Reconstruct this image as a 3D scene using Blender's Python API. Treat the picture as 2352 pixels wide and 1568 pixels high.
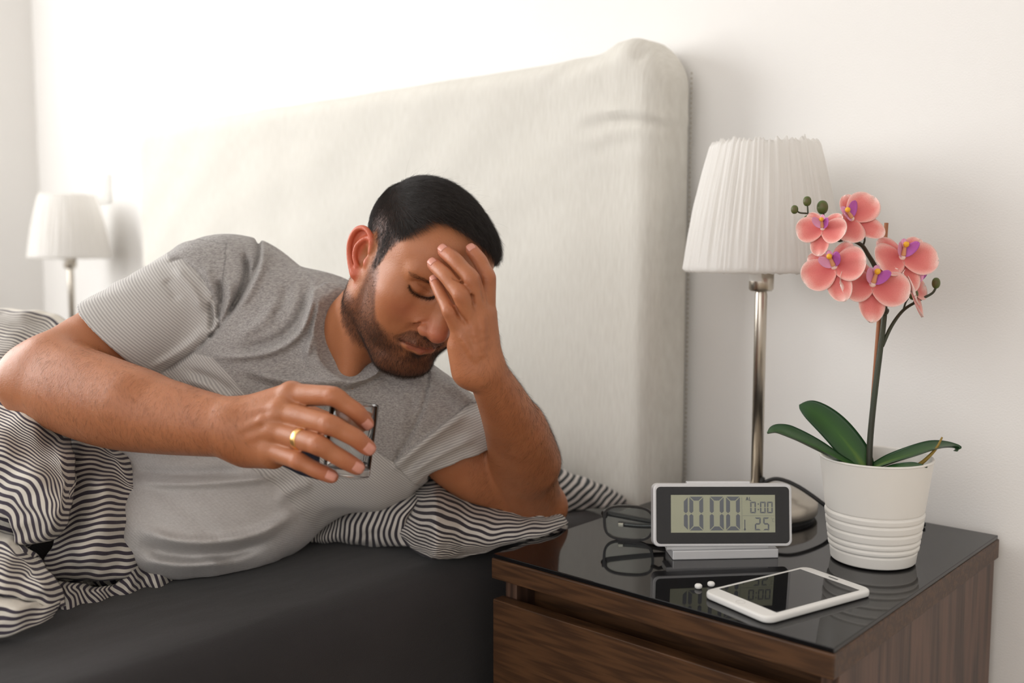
import bpy, bmesh, math, random
import numpy as np
from mathutils import Vector, Matrix, noise as mnoise
import openvdb

for o in list(bpy.data.objects):
    bpy.data.objects.remove(o)
scene = bpy.context.scene
COL = scene.collection
rng = np.random.default_rng(7)

# ------------------------------------------------------------------ camera
FPX, CX, CY = 2307.0, 1176.0, 784.0
YAW, PITCH = math.radians(41.9), math.atan(221 / 2307.0)
CAM = np.array([0.0, 0.0, 0.93])
FWD = np.array([-math.sin(YAW) * math.cos(PITCH), math.cos(YAW) * math.cos(PITCH), -math.sin(PITCH)])
RGT = np.array([math.cos(YAW), math.sin(YAW), 0.0])
UPV = np.cross(RGT, FWD)
cam_data = bpy.data.cameras.new('camera')
cam_data.sensor_width = 36.0
cam_data.lens = 36.0 * FPX / 2352.0
cam_data.dof.use_dof = True
cam_data.dof.focus_distance = 1.15
cam_data.dof.aperture_fstop = 3.0
cam_data.clip_start = 0.05
cam = bpy.data.objects.new('camera', cam_data)
COL.objects.link(cam)
m = Matrix.Identity(4)
for i in range(3):
    m[i][0], m[i][1], m[i][2], m[i][3] = RGT[i], UPV[i], -FWD[i], CAM[i]
cam.matrix_world = m
scene.camera = cam

# ------------------------------------------------------------------ light
scene.view_settings.view_transform = 'Standard'
scene.view_settings.look = 'None'
scene.view_settings.gamma = 1.0
scene.view_settings.use_curve_mapping = False
scene.view_settings.exposure = 0.06
world = bpy.data.worlds.new('daylight')
scene.world = world
world.use_nodes = True
wn = world.node_tree.nodes
wn['Background'].inputs['Color'].default_value = (0.98, 0.97, 1.0, 1)
wn['Background'].inputs['Strength'].default_value = 0.6


def area_light(name, loc, target, sx, sy, power, color):
    d = bpy.data.lights.new(name, 'AREA')
    d.shape = 'RECTANGLE'
    d.size, d.size_y = sx, sy
    d.energy = power
    d.color = color
    o = bpy.data.objects.new(name, d)
    COL.objects.link(o)
    o.location = loc
    o.rotation_euler = (Vector(target) - Vector(loc)).to_track_quat('-Z', 'Y').to_euler()
    return o


# daylight entering by the wide window of the left wall, and an added soft fill light from behind the camera
area_light('window_daylight', (-3.12, -0.35, 1.50), (-0.6, 0.3, 0.8), 1.9, 1.5, 70.0, (1.0, 0.998, 0.99))
area_light('camera_side_fill', (-0.3, -2.9, 1.6), (-0.6, 1.0, 0.7), 3.0, 2.0, 37.0, (1.0, 0.985, 0.96))

# ------------------------------------------------------------------ helpers


def P(u, v, d):
    """a point of the room seen at image position (u, v), d metres in front of the camera"""
    return CAM + d * (RGT * ((u - CX) / FPX) - UPV * ((v - CY) / FPX) + FWD)


def proj(X):
    q = np.asarray(X) - CAM
    z = q @ FWD
    return CX + FPX * (q @ RGT) / z, CY - FPX * (q @ UPV) / z, z


def on_z(u, v, z):
    r = P(u, v, 1.0) - CAM
    return CAM + r * ((z - CAM[2]) / r[2])


def on_y(u, v, y):
    r = P(u, v, 1.0) - CAM
    return CAM + r * ((y - CAM[1]) / r[1])


def srgb(r, g, b):
    def f(c):
        c /= 255.0
        return c / 12.92 if c <= 0.04045 else ((c + 0.055) / 1.055) ** 2.4
    return (f(r), f(g), f(b), 1.0)


class NT:
    """small node-tree helper"""

    def __init__(self, name, rough=0.5, metal=0.0, color=None, spec=0.5):
        self.m = bpy.data.materials.new(name)
        self.m.use_nodes = True
        self.t = self.m.node_tree
        self.b = self.t.nodes['Principled BSDF']
        self.b.inputs['Roughness'].default_value = rough
        self.b.inputs['Metallic'].default_value = metal
        self.b.inputs['Specular IOR Level'].default_value = spec
        if color:
            self.b.inputs['Base Color'].default_value = color

    def n(self, t, **kw):
        nd = self.t.nodes.new(t)
        for k, v in kw.items():
            if k in nd.inputs:
                nd.inputs[k].default_value = v
            else:
                setattr(nd, k, v)
        return nd

    def l(self, a, b):
        self.t.links.new(a, b)

    def math(self, op, a, b=None, c=None):
        nd = self.t.nodes.new('ShaderNodeMath')
        nd.operation = op
        for i, x in enumerate((a, b, c)):
            if x is None:
                continue
            if isinstance(x, (int, float)):
                nd.inputs[i].default_value = x
            else:
                self.l(x, nd.inputs[i])
        return nd.outputs[0]

    def mix(self, fac, a, b):
        nd = self.t.nodes.new('ShaderNodeMix')
        nd.data_type = 'RGBA'
        for i, x in ((0, fac), (6, a), (7, b)):
            if isinstance(x, (int, float, tuple)):
                nd.inputs[i].default_value = x
            else:
                self.l(x, nd.inputs[i])
        return nd.outputs[2]

    def noise(self, scale, detail=3.0, vec=None, rough=0.5):
        nd = self.n('ShaderNodeTexNoise', Scale=scale, Detail=detail, Roughness=rough)
        if vec is not None:
            self.l(vec, nd.inputs['Vector'])
        return nd.outputs['Fac']

    def coord(self, which='Object'):
        return self.n('ShaderNodeTexCoord').outputs[which]

    def scaled(self, vec, s):
        nd = self.n('ShaderNodeMapping')
        nd.inputs['Scale'].default_value = s
        self.l(vec, nd.inputs['Vector'])
        return nd.outputs[0]

    def attr(self, name, out='Fac'):
        return self.n('ShaderNodeAttribute', attribute_name=name).outputs[out]

    def ramp(self, fac, stops):
        nd = self.n('ShaderNodeValToRGB')
        e = nd.color_ramp.elements
        while len(e) < len(stops):
            e.new(0.5)
        for i, (p, c) in enumerate(stops):
            e[i].position = p
            e[i].color = c
        self.l(fac, nd.inputs[0])
        return nd.outputs[0]

    def bump(self, h, dist, strength=1.0):
        nd = self.n('ShaderNodeBump')
        nd.inputs['Distance'].default_value = dist
        nd.inputs['Strength'].default_value = strength
        self.l(h, nd.inputs['Height'])
        self.l(nd.outputs[0], self.b.inputs['Normal'])

    def base(self, c):
        self.l(c, self.b.inputs['Base Color'])


def plain(name, color, rough=0.5, metal=0.0, spec=0.5):
    return NT(name, rough, metal, color, spec).m


def empty(name, loc, label, cat, group=None, rz=0.0):
    o = bpy.data.objects.new(name, None)
    COL.objects.link(o)
    o.location = loc
    o.rotation_euler = (0, 0, rz)
    o.empty_display_size = 0.05
    o['label'] = label
    o['category'] = cat
    if group:
        o['group'] = group
    return o


def tag(o, label, cat, group=None):
    o['label'] = label
    o['category'] = cat
    if group:
        o['group'] = group
    return o


def link(name, me, mat, parent=None, smooth=False):
    o = bpy.data.objects.new(name, me)
    COL.objects.link(o)
    if mat is not None:
        me.materials.append(mat)
    if parent is not None:
        o.parent = parent
    if smooth:
        me.polygons.foreach_set('use_smooth', [True] * len(me.polygons))
    return o


def from_bm(name, bm, mat, parent=None, smooth=False):
    bmesh.ops.recalc_face_normals(bm, faces=bm.faces)
    me = bpy.data.meshes.new(name)
    bm.to_mesh(me)
    bm.free()
    return link(name, me, mat, parent, smooth)


def mesh_np(name, verts, faces, mat, parent=None, smooth=True, attrs=None):
    me = bpy.data.meshes.new(name)
    verts = np.asarray(verts, np.float32)
    faces = np.asarray(faces, np.int32)
    k = faces.shape[1]
    me.vertices.add(len(verts))
    me.vertices.foreach_set('co', verts.ravel())
    me.loops.add(faces.size)
    me.loops.foreach_set('vertex_index', faces.ravel())
    me.polygons.add(len(faces))
    me.polygons.foreach_set('loop_start', np.arange(len(faces), dtype=np.int32) * k)
    me.update(calc_edges=True)
    for an, av in (attrs or {}).items():
        av = np.asarray(av, np.float32)
        if av.ndim == 1:
            a = me.attributes.new(an, 'FLOAT', 'POINT')
            a.data.foreach_set('value', av)
        else:
            a = me.attributes.new(an, 'FLOAT_COLOR', 'POINT')
            c = np.ones((len(av), 4), np.float32)
            c[:, :3] = av
            a.data.foreach_set('color', c.ravel())
    return link(name, me, mat, parent, smooth)


def box_bm(lo, hi, bevel=0.0, seg=2):
    bm = bmesh.new()
    bmesh.ops.create_cube(bm, size=1.0)
    for v in bm.verts:
        v.co = Vector([lo[i] + (v.co[i] + 0.5) * (hi[i] - lo[i]) for i in range(3)])
    if bevel > 0:
        bmesh.ops.bevel(bm, geom=list(bm.edges), offset=bevel, segments=seg, profile=0.5, affect='EDGES')
    return bm


def join_bm(a, b):
    me = bpy.data.meshes.new('tmp')
    b.to_mesh(me)
    b.free()
    a.from_mesh(me)
    bpy.data.meshes.remove(me)
    return a


def lathe_bm(profile, n=48, closed=True):
    """revolve (r, z) pairs about the z axis"""
    bm = bmesh.new()
    rings = []
    for r, z in profile:
        if r < 1e-6:
            rings.append([bm.verts.new((0, 0, z))])
        else:
            rings.append([bm.verts.new((r * math.cos(2 * math.pi * i / n), r * math.sin(2 * math.pi * i / n), z)) for i in range(n)])
    for a, b in zip(rings[:-1], rings[1:]):
        for i in range(n):
            j = (i + 1) % n
            if len(a) == 1 and len(b) == 1:
                continue
            if len(a) == 1:
                bm.faces.new((a[0], b[j], b[i]))
            elif len(b) == 1:
                bm.faces.new((a[i], a[j], b[0]))
            else:
                bm.faces.new((a[i], a[j], b[j], b[i]))
    return bm


def catmull(pts, per=8):
    pts = np.asarray(pts, float)
    q = np.vstack([2 * pts[0] - pts[1], pts, 2 * pts[-1] - pts[-2]])
    out = []
    for i in range(1, len(q) - 2):
        for t in np.linspace(0, 1, per, endpoint=False):
            a, b, c, d = q[i - 1], q[i], q[i + 1], q[i + 2]
            out.append(0.5 * (2 * b + (c - a) * t + (2 * a - 5 * b + 4 * c - d) * t * t + (3 * b - a - 3 * c + d) * t ** 3))
    out.append(q[-2])
    return np.array(out)


def tube_bm(pts, radii, n=10, cap=True):
    pts = np.asarray(pts, float)
    if np.isscalar(radii):
        radii = [radii] * len(pts)
    bm = bmesh.new()
    tan = np.gradient(pts, axis=0)
    tan /= np.linalg.norm(tan, axis=1)[:, None] + 1e-12
    ref = np.array([0, 0, 1.0]) if abs(tan[0][2]) < 0.9 else np.array([1.0, 0, 0])
    a = np.cross(tan[0], ref)
    rings = []
    for p, t, r in zip(pts, tan, radii):
        a = a - t * (a @ t)
        a /= np.linalg.norm(a)
        b = np.cross(t, a)
        rings.append([bm.verts.new(p + r * (a * math.cos(2 * math.pi * i / n) + b * math.sin(2 * math.pi * i / n))) for i in range(n)])
    for r0, r1 in zip(rings[:-1], rings[1:]):
        for i in range(n):
            j = (i + 1) % n
            bm.faces.new((r0[i], r0[j], r1[j], r1[i]))
    if cap:
        bm.faces.new(rings[0][::-1])
        bm.faces.new(rings[-1])
    return bm


# ---- distance-field sculpting: primitives melt together on a grid, then become one mesh
class Sculpt:
    def __init__(self, lo, hi, h):
        self.lo = np.asarray(lo, np.float64)
        self.h = h
        self.n = np.ceil((np.asarray(hi) - self.lo) / h).astype(int) + 1
        self.D = np.full(self.n, 0.06, np.float32)
        self.ax = [(self.lo[i] + h * np.arange(self.n[i])).astype(np.float32) for i in range(3)]

    def cut(self, lo, hi):
        s = []
        for i in range(3):
            a = int(max(0, math.floor((lo[i] - self.lo[i]) / self.h)))
            b = int(min(self.n[i], math.ceil((hi[i] - self.lo[i]) / self.h) + 1))
            if b <= a:
                return None
            s.append(slice(a, b))
        return tuple(s)

    def xyz(self, s):
        return (self.ax[0][s[0]][:, None, None], self.ax[1][s[1]][None, :, None], self.ax[2][s[2]][None, None, :])

    def op(self, prim, k, mode):
        fn, lo, hi = prim
        pad = k + 4 * self.h
        s = self.cut(np.asarray(lo) - pad, np.asarray(hi) + pad)
        if s is None:
            return
        d = fn(*self.xyz(s)).astype(np.float32)
        D = self.D[s]
        if mode == 'sub':
            D, d = -D, d
        if k > 0:
            hh = np.maximum(k - np.abs(D - d), 0) / k
            r = np.minimum(D, d) - hh * hh * (k * 0.25)
        else:
            r = np.minimum(D, d)
        self.D[s] = -r if mode == 'sub' else r

    def add(self, prim, k=0.01):
        self.op(prim, k, 'add')

    def sub(self, prim, k=0.004):
        self.op(prim, k, 'sub')

    def chain(self, pts, radii, k=0.01, kin=None):
        for i in range(len(pts) - 1):
            self.add(cone(pts[i], pts[i + 1], radii[i], radii[i + 1]), k)

    def coords(self):
        return self.xyz((slice(None),) * 3)

    def mesh(self):
        g = openvdb.FloatGrid(background=0.06)
        g.copyFromArray(self.D)
        pts, quads = g.convertToQuads(isovalue=0.0)
        pts = np.asarray(pts, np.float64)
        return self.lo + pts * self.h, np.asarray(quads, np.int32)[:, ::-1]


def cone(a, b, ra, rb):
    a = np.asarray(a, float)
    b = np.asarray(b, float)
    ab = b - a
    L2 = float(ab @ ab) + 1e-12

    def fn(x, y, z):
        t = np.clip(((x - a[0]) * ab[0] + (y - a[1]) * ab[1] + (z - a[2]) * ab[2]) / L2, 0, 1)
        return np.sqrt((x - a[0] - t * ab[0]) ** 2 + (y - a[1] - t * ab[1]) ** 2 + (z - a[2] - t * ab[2]) ** 2) - (ra + (rb - ra) * t)
    return fn, np.minimum(a - ra, b - rb), np.maximum(a + ra, b + rb)


def ell(c, r, ax=None):
    c = np.asarray(c, float)
    r = np.asarray(r, float)
    A = np.eye(3) if ax is None else np.array([np.asarray(v, float) / np.linalg.norm(v) for v in ax])

    def fn(x, y, z):
        k0 = 0
        k1 = 0
        for i in range(3):
            q = (x - c[0]) * A[i, 0] + (y - c[1]) * A[i, 1] + (z - c[2]) * A[i, 2]
            k0 = k0 + (q / r[i]) ** 2
            k1 = k1 + (q / (r[i] * r[i])) ** 2
        k0 = np.sqrt(k0)
        return k0 * (k0 - 1.0) / (np.sqrt(k1) + 1e-9)
    e = np.sqrt(((A * r[:, None]) ** 2).sum(0))
    return fn, c - e, c + e


def frame(z, x):
    z = np.asarray(z, float)
    z = z / np.linalg.norm(z)
    x = np.asarray(x, float)
    x = x - z * (x @ z)
    x /= np.linalg.norm(x)
    return x, np.cross(z, x), z


def flatcone(a, b, ra, rb, axis, squash):
    """a tapered limb, thinner along `axis` by the factor `squash`"""
    a = np.asarray(a, float)
    b = np.asarray(b, float)
    ab = b - a
    L2 = float(ab @ ab)
    w = np.asarray(axis, float)
    w = w - ab * (w @ ab) / L2
    w /= np.linalg.norm(w)

    def fn(x, y, z):
        t = np.clip(((x - a[0]) * ab[0] + (y - a[1]) * ab[1] + (z - a[2]) * ab[2]) / L2, 0, 1)
        px, py, pz = x - a[0] - t * ab[0], y - a[1] - t * ab[1], z - a[2] - t * ab[2]
        q = px * w[0] + py * w[1] + pz * w[2]
        r2 = px * px + py * py + pz * pz
        d = np.sqrt(np.maximum(r2 - q * q, 0) + (q / squash) ** 2) - (ra + (rb - ra) * t)
        return d * (0.5 + 0.5 * squash)
    m_ = max(ra, rb)
    return fn, np.minimum(a, b) - m_, np.maximum(a, b) + m_


def hair_strands(name, pts, radius, mat, parent):
    """pts: (n, k, 3) array of strand points; radius: (k,) or (n, k)"""
    n, k, _ = pts.shape
    hc = bpy.data.hair_curves.new(name)
    hc.add_curves([k] * n)
    hc.attributes['position'].data.foreach_set('vector', pts.astype(np.float32).ravel())
    ra = hc.attributes.get('radius') or hc.attributes.new('radius', 'FLOAT', 'POINT')
    ra.data.foreach_set('value', np.broadcast_to(radius, (n, k)).astype(np.float32).ravel())
    hc.materials.append(mat)
    o = bpy.data.objects.new(name, hc)
    COL.objects.link(o)
    o.parent = parent
    o['kind'] = 'stuff'
    return o
# ------------------------------------------------------------------ room
WALL_Y, WALL_X, CEIL = 1.376, -3.223, 2.62
nt = NT('wall_paint', 0.75, 0, srgb(236, 234, 231), 0.3)
nt.bump(nt.noise(420.0, 2.0, nt.coord()), 0.0006, 0.5)
M_WALL = nt.m
nt = NT('floor_boards', 0.4)
vc = nt.scaled(nt.coord(), (1.0, 9.0, 1.0))
nt.base(nt.ramp(nt.noise(6.0, 5.0, vc), [(0.3, srgb(176, 156, 134)), (0.7, srgb(200, 182, 160))]))
M_FLOOR = nt.m


def structure(name, bm, mat, parent=None):
    o = from_bm(name, bm, mat, parent)
    if parent is None:
        o['kind'] = 'structure'
    return o


structure('wall_back', box_bm((WALL_X - 0.12, WALL_Y, 0), (1.75, WALL_Y + 0.12, CEIL)), M_WALL)
# left wall with the wide window that lights the bed
WY0, WY1, WZ0, WZ1 = -1.35, 0.62, 0.75, 2.4
bm = box_bm((WALL_X - 0.12, -3.2, 0), (WALL_X, WY0, CEIL))
join_bm(bm, box_bm((WALL_X - 0.12, WY1, 0), (WALL_X, WALL_Y, CEIL)))
join_bm(bm, box_bm((WALL_X - 0.12, WY0, 0), (WALL_X, WY1, WZ0)))
join_bm(bm, box_bm((WALL_X - 0.12, WY0, WZ1), (WALL_X, WY1, CEIL)))
structure('wall_left', bm, M_WALL)
structure('floor', box_bm((WALL_X - 0.12, -3.2, -0.1), (1.75, WALL_Y + 0.12, 0)), M_FLOOR)
structure('ceiling', box_bm((WALL_X - 0.12, -3.2, CEIL), (1.75, WALL_Y + 0.12, CEIL + 0.1)), M_WALL)
structure('wall_right', box_bm((1.63, -3.2, 0), (1.75, WALL_Y, CEIL)), M_WALL)
M_FRAME = plain('window_white', srgb(240, 240, 238), 0.4)
bm = box_bm((WALL_X - 0.09, WY0, WZ0), (WALL_X - 0.03, WY0 + 0.06, WZ1), 0.004)
for a, b in ((WY1 - 0.06, WY1), ((WY0 + WY1) / 2 - 0.04, (WY0 + WY1) / 2 + 0.04)):
    join_bm(bm, box_bm((WALL_X - 0.09, a, WZ0), (WALL_X - 0.03, b, WZ1), 0.004))
for a, b in ((WZ0, WZ0 + 0.06), (WZ1 - 0.06, WZ1)):
    join_bm(bm, box_bm((WALL_X - 0.09, WY0 + 0.06, a), (WALL_X - 0.03, WY1 - 0.06, b), 0.004))
win = structure('window_1', bm, M_FRAME)
nt = NT('window_glass', 0.02, 0, (1, 1, 1, 1))
nt.b.inputs['Transmission Weight'].default_value = 1.0
M_PANE = nt.m
ym = (WY0 + WY1) / 2
for a, b in ((WY0 + 0.06, ym - 0.04), (ym + 0.04, WY1 - 0.06)):
    structure('pane', box_bm((WALL_X - 0.064, a, WZ0 + 0.06), (WALL_X - 0.058, b, WZ1 - 0.06)), M_PANE, win)

# light switch on the wall beyond the bed
c = on_y(240, 432, WALL_Y)
sw = empty('wall_switch', (c[0], WALL_Y, c[2]), 'white light switch on the wall above the far bedside lamp', 'switch')
M_SWITCH = plain('switch_plastic', srgb(238, 237, 233), 0.35)
from_bm('plate', box_bm((-0.04, -0.010, -0.04), (0.04, 0.0, 0.04), 0.003), M_SWITCH, sw)
bm = box_bm((-0.028, -0.016, -0.028), (0.028, -0.009, 0.028), 0.003)
from_bm('rocker', bm, M_SWITCH, sw)

# ------------------------------------------------------------------ bed
HB_Y = 1.25          # front face of the headboard
HB_X1, HB_X0, HB_Z = -0.842, -2.385, 1.222
nt = NT('headboard_linen', 0.9, 0, None, 0.2)
co = nt.coord()
wv = nt.n('ShaderNodeTexWave', Scale=620.0, Distortion=0.6, bands_direction='DIAGONAL')
nt.l(nt.scaled(co, (1, 0.2, 1)), wv.inputs['Vector'])
slub = nt.noise(60.0, 4.0, nt.scaled(co, (6.0, 1.0, 0.6)))
nt.base(nt.ramp(slub, [(0.25, srgb(219, 215, 206)), (0.75, srgb(232, 229, 221))]))
hh = nt.math('ADD', nt.math('MULTIPLY', wv.outputs['Fac'], 0.35), slub)
nt.bump(hh, 0.0012, 0.6)
M_LINEN = nt.m

bed = empty('bed', (-1.55, 0.3, 0), 'double bed with a tall beige upholstered headboard against the white wall', 'bed')


def local(o, parent):
    """keep world coordinates of a mesh built in world space under a moved parent"""
    o.parent = parent
    o.matrix_parent_inverse = parent.matrix_world.inverted() if parent.type != 'EMPTY' else Matrix.Translation(parent.location).inverted()
    return o


# headboard: a soft padded slab, bulged corner on the right and creases towards its edge
sc_ = Sculpt((-2.46, HB_Y - 0.03, 0.18), (-0.79, WALL_Y - 0.001, 1.30), 0.007)
x, y, z = sc_.coords()
hx, hz, hy = (HB_X1 - HB_X0) / 2, 0.52, 0.058
cxx, czz, cyy = (HB_X0 + HB_X1) / 2, HB_Z - 0.52, HB_Y + 0.06
rx = 0.06
qx = np.abs(x - cxx) - hx + rx
qz = np.abs(z - czz - 0.020 * np.exp(-((x + 0.90) / 0.05) ** 2)) - hz + rx
dr = np.sqrt(np.maximum(qx, 0) ** 2 + np.maximum(qz, 0) ** 2) + np.minimum(np.maximum(qx, qz), 0) - rx
ry = 0.036
q1, q2 = dr + ry, np.abs(y - cyy) - hy + ry
sc_.D[:] = np.sqrt(np.maximum(q1, 0) ** 2 + np.maximum(q2, 0) ** 2) + np.minimum(np.maximum(q1, q2), 0) - ry
front = np.clip((cyy - y) / hy, 0, 1)
# creases
def crease(x0, z0, x1, z1, w, amp):
    ax_, az_ = x1 - x0, z1 - z0
    L2 = ax_ * ax_ + az_ * az_
    t = np.clip(((x - x0) * ax_ + (z - z0) * az_) / L2, 0, 1)
    bend = 0.008 * np.sin(t * math.pi)
    d = np.sqrt((x - x0 - t * ax_) ** 2 + (z - z0 - t * az_ - bend) ** 2)
    sc_.D += (amp * np.exp(-(d / w) ** 2) * (0.25 + 0.75 * t) * (0.3 + 0.7 * front)).astype(np.float32)
crease(-0.97, 1.112, -0.842, 1.106, 0.01, 0.01)
crease(-0.975, 1.128, -0.842, 1.113, 0.01, -0.008)
crease(-0.97, 1.085, -0.842, 1.1, 0.011, -0.006)
crease(-1.015, 1.05, -0.865, 1.1, 0.02, 0.004)
crease(-1.065, 1.2, -0.93, 1.235, 0.012, -0.006)
crease(-1.045, 1.185, -0.925, 1.222, 0.012, 0.006)
crease(-0.915, 1.13, -0.9, 1.23, 0.02, -0.004)
crease(-0.9, 1.232, -0.875, 1.21, 0.009, 0.008)
sc_.D += (0.0022 * np.sin(x * 23 + 3 * np.sin(z * 9)) * np.sin(z * 17 + 2 * np.sin(x * 7))).astype(np.float32) * front
vv, qq = sc_.mesh()
hb = local(mesh_np('headboard', vv, qq, M_LINEN), bed)
# seam stitches down the right edge
M_STITCH = plain('stitch_thread', srgb(170, 162, 148), 0.9)
bm = None
for i in range(118):
    zz = 1.19 - i * 0.0075
    b = box_bm((HB_X1 - 0.002, HB_Y + 0.1005, zz), (HB_X1 + 0.0004, HB_Y + 0.1013, zz + 0.003))
    bm = b if bm is None else join_bm(bm, b)
seam = local(from_bm('seam_stitching', bm, M_STITCH), bed)
seam['kind'] = 'stuff'
M_BASE = plain('bed_base_black', srgb(40, 37, 36), 0.8)
local(from_bm('bed_frame', box_bm((-2.30, -0.85, 0.06), (-0.885, HB_Y, 0.30), 0.012), M_BASE), bed)
for lx in (-2.2, -0.95):
    for ly in (-0.75, 1.1):
        local(from_bm('leg', box_bm((lx - 0.03, ly - 0.03, 0), (lx + 0.03, ly + 0.03, 0.065)), M_BASE), bed)

# mattress under a charcoal sheet
BED_Z = 0.530
nt = NT('charcoal_sheet', 0.85, 0, None, 0.25)
fine = nt.noise(900.0, 2.0, nt.coord())
nt.base(nt.ramp(nt.noise(5.0, 3.0, nt.coord()), [(0.3, srgb(42, 40, 41)), (0.7, srgb(50, 47, 48))]))
nt.bump(nt.math('ADD', nt.math('MULTIPLY', fine, 0.15), nt.noise(14.0, 3.0, nt.scaled(nt.coord(), (1, 0.4, 1)))), 0.004, 0.6)
nt.b.inputs['Sheen Weight'].default_value = 0.15
M_SHEET = nt.m
sc_ = Sculpt((-2.36, -0.92, 0.26), (-0.80, HB_Y + 0.0, 0.56), 0.010)
x, y, z = sc_.coords()
r_ = 0.05
qx = np.abs(x + 1.5925) - 0.7375 + r_
qy = np.abs(y - 0.175) - 1.055 + r_
qz = np.abs(z - 0.415) - 0.115 + r_
sag = 0.004 * np.sin(x * 9 + 1.5 * np.sin(y * 5)) * np.sin(y * 11 + x * 4)
sc_.D[:] = np.sqrt(np.maximum(qx, 0) ** 2 + np.maximum(qy, 0) ** 2 + np.maximum(qz, 0) ** 2) + np.minimum(np.maximum(np.maximum(qx, qy), qz), 0) - r_ + sag
vv, qq = sc_.mesh()
tag(mesh_np('mattress', vv, qq, M_SHEET), 'mattress covered by a dark charcoal fitted sheet under the man', 'mattress')
# ------------------------------------------------------------------ nightstands
TZ = 0.560           # top of the glass
def wood(name, c0, c1, scale, bump=0.3):
    nt = NT(name, 0.42, 0, None, 0.4)
    co = nt.scaled(nt.coord(), scale)
    w = nt.n('ShaderNodeTexWave', Scale=1.0, Distortion=9.0, Detail=3.0)
    w.inputs['Detail Scale'].default_value = 1.2
    nt.l(co, w.inputs['Vector'])
    g = nt.noise(3.0, 6.0, co, 0.65)
    f = nt.math('ADD', nt.math('MULTIPLY', w.outputs['Fac'], 0.35), nt.math('MULTIPLY', g, 0.65))
    nt.base(nt.ramp(f, [(0.28, c0), (0.72, c1)]))
    nt.bump(f, 0.0005, bump)
    return nt.m


M_WOOD_H = wood('dark_walnut_across', srgb(62, 41, 26), srgb(88, 60, 38), (3.0, 90.0, 90.0))
M_WOOD_V = wood('dark_walnut_upright', srgb(62, 45, 36), srgb(102, 76, 62), (26.0, 26.0, 2.0))
nt = NT('black_glass', 0.04, 0, srgb(20, 19, 20), 0.38)
nt.b.inputs['Coat Roughness'].default_value = 0.02
M_GLASSTOP = nt.m


def nightstand(loc, label):
    """origin at the floor under the front left corner; x along the front, y towards the wall"""
    W, D = 0.432, 0.493
    t = empty('nightstand', loc, label, 'nightstand')
    from_bm('glass_top', box_bm((0.0015, 0.002, TZ - 0.005), (W - 0.0015, D - 0.002, TZ), 0.0008), M_GLASSTOP, t)
    from_bm('top_panel', box_bm((0, 0, TZ - 0.030), (W, D, TZ - 0.005), 0.0015), M_WOOD_H, t)
    for x0 in (0.004, W - 0.022):
        from_bm('side_panel', box_bm((x0, 0.021, 0), (x0 + 0.018, D - 0.004, TZ - 0.030), 0.001), M_WOOD_V, t)
    from_bm('back_panel', box_bm((0.022, D - 0.012, 0.02), (W - 0.022, D - 0.005, TZ - 0.030)), M_WOOD_V, t)
    from_bm('front_rail', box_bm((0.022, 0.055, TZ - 0.10), (W - 0.022, 0.073, TZ - 0.030)), M_WOOD_H, t)
    from_bm('plinth', box_bm((0.022, 0.03, 0), (W - 0.022, 0.046, 0.05)), M_WOOD_H, t)
    for z0, z1 in ((0.292, TZ - 0.056), (0.058, 0.288)):
        d = from_bm('drawer', box_bm((0.001, 0.0015, z0), (W - 0.001, 0.0195, z1), 0.0012), M_WOOD_H, t)
        bm = box_bm((0.03, 0.0195, z0 + 0.02), (W - 0.03, 0.42, z0 + 0.03))
        for xa in (0.03, W - 0.042):
            join_bm(bm, box_bm((xa, 0.0195, z0 + 0.03), (xa + 0.012, 0.42, z1 - 0.03)))
        join_bm(bm, box_bm((0.042, 0.408, z0 + 0.03), (W - 0.042, 0.42, z1 - 0.03)))
        from_bm('drawer_box', bm, M_WOOD_V, d)
    return t


NS = np.array([-0.807, 0.862, 0.0])
nightstand(NS, 'dark brown nightstand with a black glass top beside the bed, holding clock and orchid')
lamp_far = on_y(161, 600, 1.235)
nightstand((lamp_far[0] - 0.2, 0.862, 0), 'far dark brown nightstand hidden behind the man, under the far lamp')

# ------------------------------------------------------------------ bedside lamps
nt = NT('crinkled_white_shade', 0.8, 0, srgb(244, 242, 240), 0.2)
nt.b.inputs['Transmission Weight'].default_value = 0.0
tr = nt.n('ShaderNodeBsdfTranslucent')
tr.inputs['Color'].default_value = srgb(250, 248, 244)
ms = nt.n('ShaderNodeMixShader')
ms.inputs[0].default_value = 0.5
nt.l(nt.b.outputs[0], ms.inputs[1])
nt.l(tr.outputs[0], ms.inputs[2])
nt.l(ms.outputs[0], nt.t.nodes['Material Output'].inputs['Surface'])
M_SHADE = nt.m
nt = NT('brushed_nickel', 0.28, 1.0, srgb(190, 182, 170))
M_NICKEL = nt.m
M_BLACK = plain('black_plastic', srgb(22, 22, 23), 0.4)
M_TAG = plain('paper_label', srgb(226, 224, 220), 0.6)
M_PRINT = plain('grey_print', srgb(128, 126, 126), 0.7)
M_BASE_METAL = plain('satin_nickel_base', srgb(196, 188, 176), 0.38, 0.85)


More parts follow.
